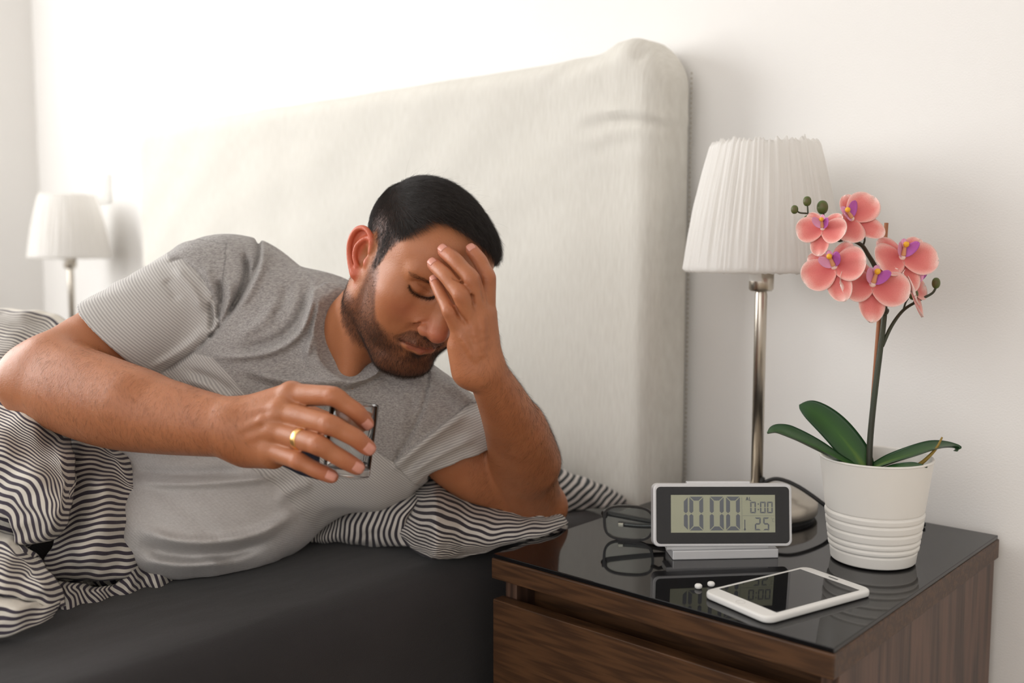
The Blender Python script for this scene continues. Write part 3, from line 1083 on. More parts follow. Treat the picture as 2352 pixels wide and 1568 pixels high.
M_THROAT = plain('lip_throat', srgb(222, 160, 112), 0.55)


def petal_mesh(name, L, W, ang, mat, parent, lift=0.3, cup=0.2, curl=0.0, n=16, m_=13, z0=0.0, shape=1.2):
    """petal in a flower's own frame: x right, y up, z towards the viewer"""
    s = np.sin(np.linspace(0, 1, n) * math.pi / 2)[:, None]
    a = np.linspace(-1, 1, m_)[None, :]
    w = W * np.clip(np.sin(math.pi * (0.05 + 0.95 * s) ** shape), 0, 1) ** 0.44
    w[-1] = 0.06 * W
    px = a * w
    py = L * s + 0 * a
    pz = lift * L * s ** 1.5 + cup * w * a * a + curl * L * s ** 3 + 0.03 * L * np.sin(5 * a + 3 * s) * s + z0
    ca, sa = math.cos(ang), math.sin(ang)
    V0 = np.stack([px * ca - py * sa, px * sa + py * ca, pz], 2).reshape(-1, 3)
    V1 = V0 - np.array([0, 0, 0.0006])
    e = np.maximum(np.abs(a) ** 1.5, s ** 2.6) + 0 * s
    e = (0.75 * e + 0.25 * s).reshape(-1)
    F = []
    N = n * m_
    for i in range(n - 1):
        for j in range(m_ - 1):
            q = (i * m_ + j, i * m_ + j + 1, (i + 1) * m_ + j + 1, (i + 1) * m_ + j)
            F.append(q)
            F.append(tuple(N + k for k in q[::-1]))
    bd = [(0 * m_ + j, 0 * m_ + j + 1) for j in range(m_ - 1)] + [(i * m_ + m_ - 1, (i + 1) * m_ + m_ - 1) for i in range(n - 1)] + \
         [((n - 1) * m_ + j + 1, (n - 1) * m_ + j) for j in range(m_ - 1)] + [((i + 1) * m_, i * m_) for i in range(n - 1)]
    for p, q in bd:
        F.append((q, p, N + p, N + q))
    return mesh_np(name, np.concatenate([V0, V1]), F, mat, parent, True, {'edge': np.concatenate([e, e])})


def flower(u, v, d, size, roll, look, label=None):
    """size: half-span in metres; look: facing direction in camera space (right, up, towards camera)"""
    z = look[0] * RGT + look[1] * UPV - look[2] * FWD
    z = z / np.linalg.norm(z)
    y = UPV * math.cos(roll) + RGT * math.sin(roll)
    y = y - z * (y @ z)
    y /= np.linalg.norm(y)
    x = np.cross(y, z)
    core = bmesh.new()
    bmesh.ops.create_uvsphere(core, u_segments=12, v_segments=8, radius=size * 0.12)
    f = from_bm('flower', core, M_COLUMN, plant, True)
    M = Matrix.Identity(4)
    loc = PL(u, v, d)
    for i in range(3):
        M[i][0], M[i][1], M[i][2], M[i][3] = x[i], y[i], z[i], loc[i]
    f.matrix_local = M
    s = size
    for ang, L, W in ((0.0, 1.32, 0.42), (2.25, 0.98, 0.33), (-2.25, 0.98, 0.33)):
        petal_mesh('sepal', L * s, W * s, ang, M_PETAL, f, 0.05, 0.22, 0.03, z0=-0.0015)
    for ang in (1.32, -1.32):
        petal_mesh('petal', 1.12 * s, 0.62 * s, ang, M_PETAL, f, 0.18, 0.14, 0.06, shape=1.25)
    # lip: two upright side lobes, a throat and a tongue
    for sg in (-1, 1):
        petal_mesh('lip_lobe', 0.42 * s, 0.17 * s, math.pi - sg * 0.95, M_LIP if sg > 0 else M_LIPP, f, 0.9, 0.45, 0.4, 8, 7, 0.002)
    petal_mesh('lip_tongue', 0.52 * s, 0.13 * s, math.pi, M_LIPP, f, 0.85, 0.35, -0.35, 9, 7, 0.002)
    bm = tube_bm(catmull([(0, -0.02 * s, 0.10 * s), (0, -0.14 * s, 0.22 * s), (0, -0.26 * s, 0.34 * s)], 5), np.linspace(0.085 * s, 0.05 * s, 11), 10)
    from_bm('throat', bm, M_THROAT, f, True)
    bm = bmesh.new()
    bmesh.ops.create_uvsphere(bm, u_segments=12, v_segments=8, radius=0.10 * s, matrix=Matrix.Translation((0, -0.26 * s, 0.42 * s)))
    from_bm('lip_crest', bm, M_YEL, f, True)
    return f


FS = 0.0300
# the lips of these blooms point up in the photograph, so the flowers hang with their dorsal sepals down
flower(1955, 502, D0 - 0.020, FS * 1.05, 2.20, (-0.05, 0.35, 0.93))
flower(1890, 524, D0 - 0.030, FS * 0.86, 3.25, (-0.50, 0.25, 0.82))
flower(1916, 612, D0 - 0.035, FS * 1.10, 2.80, (-0.50, 0.20, 0.84))
flower(2072, 590, D0 - 0.022, FS * 1.15, 3.10, (0.10, 0.35, 0.93))
flower(2004, 652, D0 - 0.035, FS * 1.20, 3.30, (0.0, 0.30, 0.95))
flower(2092, 655, D0 - 0.015, FS * 1.0, 2.70, (0.80, 0.25, 0.55))
# ------------------------------------------------------------------ the man
man = empty('person', (-1.1, 0.62, BED_Z), 'bearded dark haired man in grey t-shirt lying in bed, hand over forehead', 'person')
nt = NT('skin', 0.42, 0, None, 0.4)
colv = nt.attr('tone', 'Color')
co = nt.coord()
mott = nt.noise(45.0, 4.0, co)
spk = nt.noise(1500.0, 2.0, co)
c_ = nt.mix(nt.math('MULTIPLY', mott, 0.38), colv, srgb(160, 92, 58))
nt.base(c_)
hh = nt.math('ADD', nt.math('MULTIPLY', spk, 0.5), nt.math('MULTIPLY', nt.noise(520.0, 3.0, co), 0.8))
nt.bump(hh, 0.00060, 0.6)
nt.b.inputs['Subsurface Weight'].default_value = 0.22
nt.b.inputs['Subsurface Radius'].default_value = (0.012, 0.0042, 0.0022)
nt.b.inputs['Subsurface Scale'].default_value = 0.7
M_SKIN = nt.m
M_NAIL = plain('nail', srgb(206, 142, 124), 0.38)
SKIN = np.array(srgb(182, 120, 82)[:3])
SKIN_D = np.array(srgb(154, 94, 60)[:3])
SKIN_R = np.array(srgb(192, 108, 88)[:3])
BEARD = np.array(srgb(92, 62, 48)[:3])
HAIRC = np.array(srgb(40, 32, 30)[:3])
LIPC = np.array(srgb(150, 78, 70)[:3])
EARC = np.array(srgb(206, 96, 72)[:3])
TOCAM = -FWD

# head frame: x to his right, y forward, z up; origin midway between the ears
HS, HD = 0.94, 1.20
_M = np.array([[-0.822, 0.390, 0.415], [0.148, -0.557, 0.817], [0.549, 0.733, 0.400]])
_u, _s, _vt = np.linalg.svd(_M)
_M = _u @ _vt
HM = np.stack([RGT, UPV, -FWD], 1) @ _M
HC = CAM + RGT * -0.1089 - UPV * 0.0 + UPV * 0.0871 + FWD * HD


def h2w(p):
    return HC + HS * (np.asarray(p) @ HM.T)


def w2h(p):
    return ((np.asarray(p) - HC) @ HM) / HS


def both(f):
    for s in (-1, 1):
        f(s)


def add_limb(sc, q, r, k, per=6, blur=3):
    """melt a smooth limb into the sculpture: sampled segment by segment, softened, then joined"""
    c = catmull(np.hstack([np.asarray(q, float), np.asarray(r, float)[:, None]]), per)
    cs = [cone(a[:3], b[:3], a[3], b[3]) for a, b in zip(c[:-1], c[1:])]
    pad = 0.012 + k
    sl = sc.cut(np.min([k_[1] for k_ in cs], 0) - pad, np.max([k_[2] for k_ in cs], 0) + pad)
    if sl is None:
        return
    T = np.full([a.stop - a.start for a in sl], 0.03, np.float32)
    o = [a.start for a in sl]
    for fn, lo_, hi_ in cs:
        s2 = sc.cut(lo_ - pad, hi_ + pad)
        if s2 is None:
            continue
        l2 = tuple(slice(a.start - b, a.stop - b) for a, b in zip(s2, o))
        T[l2] = np.minimum(T[l2], fn(*sc.xyz(s2)))
    for _ in range(blur):
        for axx in range(3):
            T = 0.5 * T + 0.25 * (np.roll(T, 1, axx) + np.roll(T, -1, axx))
    D = sc.D[sl]
    if k > 0:
        hh_ = np.maximum(k - np.abs(D - T), 0) / k
        sc.D[sl] = np.minimum(D, T) - hh_ * hh_ * (k * 0.25)
    else:
        sc.D[sl] = np.minimum(D, T)


hd = Sculpt((-0.135, -0.17, -0.27), (0.135, 0.135, 0.145), 0.00145)
A, S = hd.add, hd.sub
A(ell((0, -0.010, 0.038), (0.0740, 0.094, 0.070)), 0)
A(ell((0, 0.032, 0.043), (0.061, 0.057, 0.046)), 0.03)
A(ell((0, 0.026, -0.022), (0.064, 0.053, 0.066)), 0.03)
both(lambda s: A(ell((s * 0.045, 0.048, -0.014), (0.021, 0.024, 0.020)), 0.026))
both(lambda s: A(cone((s * 0.057, -0.006, -0.063), (s * 0.026, 0.050, -0.105), 0.017, 0.0155), 0.026))
both(lambda s: A(cone((s * 0.058, 0.0, -0.01), (s * 0.057, -0.004, -0.062), 0.016, 0.0165), 0.02))
A(ell((0, 0.0575, -0.106), (0.025, 0.017, 0.0175)), 0.02)
A(ell((0, 0.025, -0.068), (0.050, 0.046, 0.040)), 0.02)
A(ell((0, 0.050, -0.062), (0.031, 0.031, 0.027)), 0.02)
both(lambda s: S(ell((s * 0.087, 0.050, 0.026), (0.012, 0.030, 0.028)), 0.02))
# brow and sockets
both(lambda s: A(cone((s * 0.011, 0.0835, 0.0245), (s * 0.045, 0.0705, 0.0290), 0.0085, 0.0065), 0.014))
both(lambda s: S(ell((s * 0.034, 0.0900, 0.0125), (0.020, 0.0140, 0.0110)), 0.012))
both(lambda s: A(ell((s * 0.0325, 0.0655, 0.0085), (0.0158, 0.0140, 0.0115)), 0.004))
both(lambda s: A(cone((s * 0.021, 0.0735, -0.008), (s * 0.045, 0.0660, -0.0050), 0.0036, 0.0030), 0.010))
# nose
hd.chain([(0, 0.0815, 0.022), (0, 0.0910, -0.002), (0, 0.0985, -0.020), (0, 0.1025, -0.0315)], [0.0085, 0.0090, 0.0098, 0.0122], 0.010)
both(lambda s: A(ell((s * 0.0125, 0.0905, -0.0365), (0.0082, 0.0105, 0.0078)), 0.006))
A(cone((0, 0.100, -0.040), (0, 0.086, -0.045), 0.0055, 0.006), 0.006)
both(lambda s: A(cone((s * 0.010, 0.078, 0.0), (s * 0.017, 0.078, -0.03), 0.010, 0.010), 0.014))
both(lambda s: S(ell((s * 0.0098, 0.0948, -0.0432), (0.0038, 0.0064, 0.0046), [(1, s * 0.35, 0), (-s * 0.35, 1, 0), (0, 0, 1)]), 0.002))
both(lambda s: [S(cone((s * 0.0205, 0.0865, -0.0325), (s * 0.0185, 0.0845, -0.044), 0.0008, 0.0008), 0.004)])
both(lambda s: S(cone((s * 0.023, 0.083, -0.042), (s * 0.035, 0.074, -0.066), 0.0010, 0.0010), 0.012))
# mouth
hd.chain([(-0.025, 0.0735, -0.0665), (-0.010, 0.0815, -0.0630), (0, 0.0822, -0.0640), (0.010, 0.0815, -0.0630), (0.025, 0.0735, -0.0665)], [0.0018, 0.0030, 0.0028, 0.0030, 0.0018], 0.006)
hd.chain([(-0.022, 0.0735, -0.0705), (0, 0.0805, -0.0740), (0.022, 0.0735, -0.0705)], [0.0020, 0.0037, 0.0020], 0.006)
both(lambda s: S(ell((s * 0.0285, 0.0775, -0.0695), (0.004, 0.005, 0.004)), 0.006))
S(ell((0, 0.0855, -0.0855), (0.018, 0.006, 0.0035)), 0.008)
S(cone((0, 0.090, -0.051), (0, 0.088, -0.058), 0.0012, 0.0014), 0.004)
# ears
for s in (1, -1):
    eb = np.array([s * 0.50, -0.84, -0.16])
    eu = np.array([s * 0.10, -0.12, 0.98])
    eb /= np.linalg.norm(eb)
    en = np.cross(eb, eu) * s
    en /= np.linalg.norm(en)
    eu = np.cross(en, eb) * s
    if eu[2] < 0:
        eu = -eu
    if en[0] * s < 0:
        en = -en
    e0 = np.array([s * 0.070, 0.001, 0.0])

    def E(b, u, n=0.0):
        return e0 + eb * b + eu * u + en * n
    helix = [(0.004, 0.004, 0.002), (0.001, 0.012, 0.003), (0.003, 0.022, 0.004), (0.010, 0.030, 0.003), (0.021, 0.0320, 0.001), (0.031, 0.0265, 0), (0.0365, 0.016, 0), (0.0375, 0.004, 0), (0.034, -0.009, 0), (0.027, -0.020, 0.001), (0.018, -0.0285, 0.002)]
    A(ell(E(0.019, 0.005, -0.0045), (0.0185, 0.027, 0.0030), [eb, eu, en]), 0.004)
    hr = [0.0035, 0.0036, 0.0037, 0.0036, 0.0036, 0.0037, 0.0038, 0.0038, 0.0040, 0.0046, 0.0062]
    hp = [E(*q) for q in helix]
    add_limb(hd, hp, hr, 0.0024, 5, 2)
    A(ell(E(0.012, -0.027, 0.001), (0.0095, 0.0095, 0.0048), [eb, eu, en]), 0.005)
    anti = [(0.011, 0.023, -0.001), (0.019, 0.017, 0.000), (0.0255, 0.006, 0.001), (0.0245, -0.007, 0.002), (0.017, -0.0165, 0.003)]
    ap = [E(*q) for q in anti]
    add_limb(hd, ap, [0.0034] * 5, 0.004, 5, 2)
    S(ell(E(0.0115, 0.000, 0.003), (0.0092, 0.0130, 0.0085), [eb, eu, en]), 0.003)
    A(ell(E(0.0025, -0.006, 0.004), (0.0042, 0.0065, 0.0045), [eb, eu, en]), 0.004)
    A(cone(E(-0.004, -0.02, -0.006), E(0.002, 0.02, -0.006), 0.008, 0.008), 0.008)
# cheeks between cheekbone and jaw
both(lambda s: A(ell((s * 0.040, 0.042, -0.045), (0.022, 0.024, 0.030)), 0.022))
# neck, melting into the hidden torso
NB = P(790, 822, 1.262)
nb = w2h(NB)
A(cone((0, -0.022, -0.045), w2h(P(784, 812, 1.288)), 0.054, 0.056), 0.018)
A(cone((0.055, -0.035, -0.03), nb + np.array([0.004, 0.045, -0.01]), 0.015, 0.015), 0.02)


def snap(pts, sc=None):
    """slide points of a curve onto the sculpted skin"""
    sc = sc or hd
    p = np.asarray(pts, float).copy()

    def val(q):
        f = (q - sc.lo) / sc.h
        i = np.clip(np.floor(f).astype(int), 0, sc.n - 2)
        t = f - i
        r = 0
        for a in (0, 1):
            for b in (0, 1):
                for c in (0, 1):
                    w = (t[:, 0] if a else 1 - t[:, 0]) * (t[:, 1] if b else 1 - t[:, 1]) * (t[:, 2] if c else 1 - t[:, 2])
                    r = r + w * sc.D[i[:, 0] + a, i[:, 1] + b, i[:, 2] + c]
        return r
    for _ in range(8):
        e = 0.0012
        g = np.stack([(val(p + np.eye(3)[k] * e) - val(p - np.eye(3)[k] * e)) / (2 * e) for k in range(3)], 1)
        p -= 0.8 * val(p)[:, None] * g / (np.sum(g * g, 1, keepdims=True) + 1e-6)
    return p


def groove(pts, r, k):
    for a, b in zip(pts[:-1], pts[1:]):
        S(cone(a, b, r, r), k)


LASH = snap(catmull([(0.0160, 0.0850, 0.0080), (0.0219, 0.0830, 0.0040), (0.0310, 0.0790, 0.0020), (0.0395, 0.0750, 0.0042), (0.0450, 0.0710, 0.0088)], 5))
CREASE = snap(catmull([(0.0205, 0.0810, 0.0118), (0.033, 0.0776, 0.0150), (0.0450, 0.0715, 0.0180)], 5))
MOUTH = snap(catmull([(-0.0270, 0.0728, -0.0676), (-0.014, 0.0830, -0.0672), (0, 0.0870, -0.0682), (0.014, 0.0830, -0.0672), (0.0270, 0.0728, -0.0676)], 5))
FLIP = np.array([-1.0, 1, 1])
ALA = snap(catmull([(0.0175, 0.0850, -0.0450), (0.0225, 0.0835, -0.0385), (0.0215, 0.0845, -0.0315), (0.0160, 0.0890, -0.0270)], 4))
groove(ALA, 0.0008, 0.0036)
groove(ALA * FLIP, 0.0008, 0.0036)
groove(LASH, 0.0009, 0.0018)
groove(LASH * FLIP, 0.0009, 0.0018)
groove(CREASE, 0.0005, 0.0020)
groove(CREASE * FLIP, 0.0005, 0.0020)
groove(MOUTH, 0.0010, 0.0022)
hv, hq = hd.mesh()


def sstep(a, b, x):
    t = np.clip((x - a) / (b - a), 0, 1)
    return t * t * (3 - 2 * t)


def polydist(p, pts):
    p = np.asarray(p)
    d = np.full(len(p), 1e9)
    for a, b in zip(pts[:-1], pts[1:]):
        a = np.asarray(a, float)
        b = np.asarray(b, float)
        ab = b - a
        t = np.clip(((p - a) @ ab) / (ab @ ab + 1e-12), 0, 1)
        d = np.minimum(d, np.linalg.norm(p - a - t[:, None] * ab, axis=1))
    return d


def lerp(a, b, t):
    return a + (b - a) * t[:, None]


def beard_mask(p):
    """0..1 how strongly the beard grows at head-local points"""
    x, y, z = np.abs(p[:, 0]), p[:, 1], p[:, 2]
    # upper border: from the sideburn by the ear down to the corner of the moustache
    side = np.interp(y, [-0.03, 0.0, 0.010, 0.0225, 0.040, 0.0485, 0.0535, 0.0604, 0.066, 0.075], [-0.03, -0.006, 0.010, 0.004, -0.010, -0.026, -0.045, -0.0577, -0.0625, -0.066])
    m_ = sstep(0.009, -0.010, z - side)
    zlow = np.interp(y, [-0.04, -0.028, 0.006, 0.032, 0.047, 0.07], [-0.075, -0.088, -0.106, -0.120, -0.130, -0.14])
    m_ *= sstep(-0.040, -0.022, y + 0.20 * (z + 0.06)) * sstep(-0.010, 0.006, z - zlow)
    m_ *= 1 - sstep(0.0705, 0.0745, x) * sstep(-0.062, -0.048, z) * sstep(0.018, 0.008, y)
    # moustache
    up_ = np.interp(x, [0, 0.0145, 0.0228, 0.0357, 0.05], [-0.0470, -0.0450, -0.0490, -0.0617, -0.08])
    mo = 1.3 * sstep(0.040, 0.034, x) * sstep(0.060, 0.066, y) * sstep(0.0015, -0.0025, z - up_) * sstep(-0.072, -0.066, z)
    # bare lips and a bare patch at either side of the chin tuft
    lips = sstep(0.0040, 0.0075, np.abs(z + 0.0690) + np.maximum(0, x - 0.021) * 0.9) + sstep(0.027, 0.031, x)
    lips = np.clip(lips, 0, 1)
    bare = 1 - 0.75 * np.exp(-(((x - 0.017) / 0.008) ** 2 + ((z + 0.082) / 0.007) ** 2)) * (y > 0.04)
    bare2 = 1 - 0.6 * np.exp(-(((x - 0.036) / 0.008) ** 2 + ((z + 0.066) / 0.012) ** 2)) * (y > 0.04)
    return np.clip(np.maximum(m_, mo) * lips * bare * bare2, 0, 1)


def hairline(p):
    """positive where hair grows"""
    x, y, z = np.abs(p[:, 0]), p[:, 1], p[:, 2]
    # border height round the head, by the angle from straight ahead (positive on his right)
    az = np.degrees(np.arctan2(p[:, 0], y))
    zb_ = np.interp(az, [-180, -126, -110, -95, -82, -74, -66, -52, -40, -29, -19, 0, 11.5, 26, 34, 41, 46, 50, 57, 66, 69, 74, 79, 84, 95, 110, 126, 180],
                    [-0.045, -0.030, 0.010, 0.030, 0.010, -0.01, 0.020, 0.045, 0.066, 0.0725, 0.0787, 0.086, 0.0889, 0.0889, 0.0875, 0.0855, 0.0780, 0.0660, 0.0455, 0.025, 0.010, -0.010, -0.004, 0.018, 0.030, 0.010, -0.030, -0.045])
    return z - zb_


b_m = beard_mask(hv)
h_m = hairline(hv)
tone = np.tile(SKIN, (len(hv), 1))
x_, y_, z_ = hv[:, 0], hv[:, 1], hv[:, 2]
red = np.exp(-((np.hypot(x_ / 0.022, (z_ + 0.033) / 0.017)) ** 2)) * (y_ > 0.07)
red = np.maximum(red, 0.55 * np.exp(-(((np.abs(x_) - 0.043) / 0.018) ** 2 + ((z_ + 0.022) / 0.016) ** 2)) * (y_ > 0.03))
tone = lerp(tone, SKIN_R, 0.65 * red)
eye = np.exp(-(((np.abs(x_) - 0.032) / 0.017) ** 2 + ((z_ - 0.008) / 0.013) ** 2)) * (y_ > 0.05)
tone = lerp(tone, SKIN_D, 0.55 * eye)
ears = sstep(0.074, 0.080, np.abs(x_)) * (y_ < 0.01) * (np.abs(z_) < 0.045)
tone = lerp(tone, EARC, 0.8 * ears)
ld = np.minimum(polydist(hv, MOUTH + np.array([0, 0, 0.0018])) - 0.0030, polydist(hv, MOUTH[4:-4] + np.array([0, 0, -0.0028])) - 0.0034)
tone = lerp(tone, LIPC, 0.70 * sstep(0.0012, -0.0012, ld) * (y_ > 0.05))
tone = lerp(tone, LIPC * 0.35, sstep(0.0020, 0.0008, polydist(hv, MOUTH)))
tone = lerp(tone, BEARD, 0.68 * np.clip(b_m, 0, 1))
tone = lerp(tone, HAIRC, 0.92 * sstep(-0.002, 0.012, h_m) * (np.abs(x_) < 0.079))
lash_d = np.minimum(polydist(hv, LASH), polydist(hv, LASH * FLIP))
tone = lerp(tone, HAIRC * 0.7, 0.9 * sstep(0.0020, 0.0008, lash_d))
tone = lerp(tone, SKIN_D * 0.75, 0.5 * sstep(0.0014, 0.0004, np.minimum(polydist(hv, CREASE), polydist(hv, CREASE * FLIP))))
parts_v, parts_q, parts_t = [h2w(hv)], [hq], [tone]

# ---- left arm, elbow on the pillow and hand over the forehead
def px_chain(sc, pts, k, per=6, blur=4):
    add_limb(sc, [P(*t[:3]) for t in pts], [t[3] for t in pts], k, per, blur)


def finger(sc, q, r):
    """knuckle, two bends and a tip, waisted between the joints"""
    qq, rr_ = [], []
    for i in range(3):
        qq += [q[i], (q[i] + q[i + 1]) / 2]
        w = (0.95, 0.96, 1.02)[i]
        rr_ += [r[i], (r[i] + r[i + 1]) / 2 * w]
    qq.append(q[3])
    rr_.append(r[3])
    rr_[0] *= 0.90
    add_limb(sc, qq[:2], rr_[:2], 0.004, 3, 1)
    c0 = qq[0] * 0.72 + qq[1] * 0.28
    add_limb(sc, [c0] + qq[1:], [rr_[0] * 0.80 + rr_[1] * 0.2] + rr_[1:], 0.0007, 3, 2)
    sc.add(ell(q[1] + TOCAM * 0.0022, (r[1] * 0.86,) * 3), 0.003)
    # creases over the middle joint and before the nail
    t = (q[2] - q[0]) / np.linalg.norm(q[2] - q[0])
    nor = TOCAM - t * (TOCAM @ t)
    nor /= np.linalg.norm(nor)
    sd = np.cross(t, nor)
    for o_ in (-0.0026, 0.0002, 0.003):
        c_ = q[1] + t * o_ + nor * (r[1] * 1.04)
        sc.sub(cone(c_ - sd * r[1] * 0.5, c_ + sd * r[1] * 0.5, 0.0002, 0.0002), 0.0016)
    t2 = (q[3] - q[2]) / np.linalg.norm(q[3] - q[2])
    n2 = TOCAM - t2 * (TOCAM @ t2)
    n2 /= np.linalg.norm(n2)
    c_ = q[2] + n2 * r[2] * 1.0
    s2 = np.cross(t2, n2)
    sc.sub(cone(c_ - s2 * r[2] * 0.45, c_ + s2 * r[2] * 0.45, 0.0002, 0.0002), 0.0016)


def bounds(pts, pad):
    q = np.array([P(*t[:3]) for t in pts])
    return q.min(0) - pad, q.max(0) + pad


L_ARM = [(945, 952, 1.285, .050), (1080, 1048, 1.320, .053), (1185, 1118, 1.358, .046)]
L_FORE = [(1212, 1146, 1.360, .0440), (1203, 1085, 1.305, .0432), (1188, 1005, 1.222, .0380), (1163, 942, 1.155, .0305), (1134, 884, 1.112, .0245), (1112, 850, 1.092, .0225)]
L_FING = {
    'index': [(1116, 722, 1.086, .0115), (1120, 638, 1.082, .0092), (1103, 600, 1.092, .0084), (1084, 574, 1.104, .0074)],
    'middle': [(1104, 728, 1.078, .0120), (1083, 642, 1.066, .0098), (1046, 598, 1.078, .0086), (1020, 576, 1.094, .0077)],
    'ring': [(1084, 744, 1.074, .0116), (1059, 677, 1.060, .0094), (1024, 633, 1.072, .0083), (996, 607, 1.090, .0075)],
    'pinky': [(1060, 768, 1.076, .0105), (1032, 714, 1.066, .0080), (1012, 674, 1.080, .0071), (998, 644, 1.096, .0064)]}
lo, hi = bounds(L_ARM + L_FORE + sum(L_FING.values(), []), 0.065)
la = Sculpt(lo, hi, 0.00165)
px_chain(la, [L_ARM[0][:3] + (.038,), L_ARM[1][:3] + (.0545,), L_ARM[2]], 0.02)   # thinner where the sleeve hides it
la.add(cone(P(1185, 1118, 1.358), P(1251, 1163, 1.368), .044, .027), 0.02)
la.add(cone(P(1212, 1146, 1.360), P(1251, 1163, 1.368), .043, .027), 0.02)
px_chain(la, L_FORE, 0.009)
la.add(cone(P(1225, 1060, 1.275), P(1198, 985, 1.197), .033, .024), 0.02)
W_ = P(1108, 846, 1.092)
for nm, r0 in (('index', .0165), ('middle', .0185), ('ring', .0175), ('pinky', .0155)):
    j = L_FING[nm]
    root = W_ + {'index': RGT * 0.004 + UPV * .003, 'middle': 0 * RGT, 'ring': -RGT * .007, 'pinky': -RGT * 0.013 - UPV * .003}[nm]
    la.add(cone(root, P(*j[0][:3]), r0, j[0][3]), 0.012)
for nm in L_FING:
    j = L_FING[nm]
    q = [P(*t[:3]) for t in j]
    finger(la, q, [t[3] for t in j])
la.add(cone(P(1054, 795, 1.088), P(1074, 848, 1.094), .0120, .0150), 0.014)
# thumb, out of sight behind the palm, against his temple
lt = [P(1112, 815, 1.110), P(1112, 760, 1.130), P(1106, 712, 1.138), P(1100, 680, 1.140)]
for i in range(3):
    la.add(cone(lt[i], lt[i + 1], (.0150, .0115, .0098)[i], (.0115, .0098, .0085)[i]), 0.006)
for a, b in (((1106, 735), (1110, 812)), ((1088, 752), (1101, 815)), ((1064, 775), (1092, 825))):
    g_ = snap([P(a[0] + (b[0] - a[0]) * t, a[1] + (b[1] - a[1]) * t, 1.066) for t in np.linspace(0, 1, 5)], la) - TOCAM * 0.0012
    for k_ in range(4):
        la.add(cone(g_[k_], g_[k_ + 1], .0022, .0020), 0.005)
for a, b in (((1043, 643), (1093, 712)), ((1103, 640), (1126, 696)), ((1038, 700), (1075, 749))):
    g_ = snap([P(a[0] + (b[0] - a[0]) * t, a[1] + (b[1] - a[1]) * t, 1.062) for t in np.linspace(0, 1, 6)], la)
    for k_ in range(5):
        la.sub(cone(g_[k_] - TOCAM * .001, g_[k_ + 1] - TOCAM * (.001 if k_ < 4 else -.0005), .0016, .0014 if k_ < 4 else .0006), 0.0026)
av, aq = la.mesh()


def arm_tone(v, dark=0.15):
    t = np.tile(SKIN, (len(v), 1))
    n = 0.5 + 0.5 * np.sin(v @ np.array([31, 47, 23.0]) + 2 * np.sin(v @ np.array([61., -33, 57])))
    return lerp(t, SKIN_D, dark + 0.22 * n)


def knuckle_tone(t, v, fingers, nails=True):
    for j in fingers.values():
        for q_, w in ((1, 0.30), (2, 0.2)):
            d = np.linalg.norm(v - P(*j[q_][:3]), axis=1)
            t = lerp(t, SKIN_R * 0.85, w * np.exp(-(d / 0.010) ** 2))
        d = np.linalg.norm(v - P(*j[3][:3]), axis=1)
        t = lerp(t, SKIN_R * 1.12, 0.5 * np.exp(-(d / 0.013) ** 2))
    return t


parts_v.append(av)
parts_q.append(aq)
parts_t.append(knuckle_tone(arm_tone(av), av, L_FING))

# ---- right arm reaching forward with the glass
R_UP = [(455, 690, 1.300, .058), (285, 782, 1.240, .0545), (158, 838, 1.200, .047), (92, 868, 1.182, .0425)]
R_FORE = [(86, 878, 1.180, .0425), (170, 905, 1.152, .0475), (265, 934, 1.120, .0470), (360, 953, 1.090, .0420), (445, 969, 1.066, .0360), (540, 984, 1.040, .0300)]
R_FING = {
    'index': [(670, 906, 1.020, .0130), (766, 910, .984, .0100), (818, 945, .984, .0089), (842, 972, .992, .0077)],
    'middle': [(648, 946, 1.010, .0130), (757, 975, .966, .0103), (814, 1004, .966, .0092), (846, 1029, .974, .0080)],
    'ring': [(634, 990, 1.008, .0122), (732, 1022, .961, .0100), (785, 1053, .963, .0089), (820, 1073, .971, .0079)],
    'pinky': [(622, 1032, 1.012, .0115), (685, 1058, .974, .0089), (728, 1080, .969, .0080), (762, 1094, .971, .0071)]}
lo, hi = bounds(R_UP + R_FORE + sum(R_FING.values(), []), 0.068)
ra = Sculpt(lo, hi, 0.00175)
px_chain(ra, [R_UP[0][:3] + (.038,)] + R_UP[1:], 0.02)
px_chain(ra, R_FORE, 0.018)
ra.add(cone(P(120, 835, 1.165), P(300, 915, 1.095), .030, .028), 0.025)
W_ = P(538, 985, 1.040)
for nm, r0, du, dv in (('index', .021, 8, -22), ('middle', .024, 10, -6), ('ring', .023, 10, 10), ('pinky', .021, 8, 24)):
    j = R_FING[nm]
    ra.add(cone(P(538 + du, 985 + dv, 1.040), P(*j[0][:3]), r0, j[0][3]), 0.012)
for nm in R_FING:
    j = R_FING[nm]
    q = [P(*t[:3]) for t in j]
    finger(ra, q, [t[3] for t in j])
    ra.add(ell(q[0] + TOCAM * 0.003 + UPV * 0.001, (j[0][3] * 0.88,) * 3), 0.006)
ra.add(cone(P(575, 1030, 1.045), P(628, 1045, 1.018), .020, .014), 0.012)
rt = [(585, 955, 1.062, .020), (680, 950, 1.078, .0140), (768, 978, 1.068, .0118), (832, 1000, 1.056, .0098)]
px_chain(ra, rt, 0.008)
# veins and tendons on the back of the hand
for a, b in (((560, 950, 1.014), (630, 935, 1.000)), ((555, 985, 1.008), (600, 965, 1.000)), ((600, 965, 1.000), (632, 955, .997)), ((575, 1005, 1.006), (620, 992, .998))):
    ra.add(cone(P(*a) - TOCAM * 0.0018, P(*b) - TOCAM * 0.0018, .0018, .0020), 0.006)
rv, rq = ra.mesh()
parts_v.append(rv)
parts_q.append(rq)
parts_t.append(knuckle_tone(arm_tone(rv), rv, R_FING))
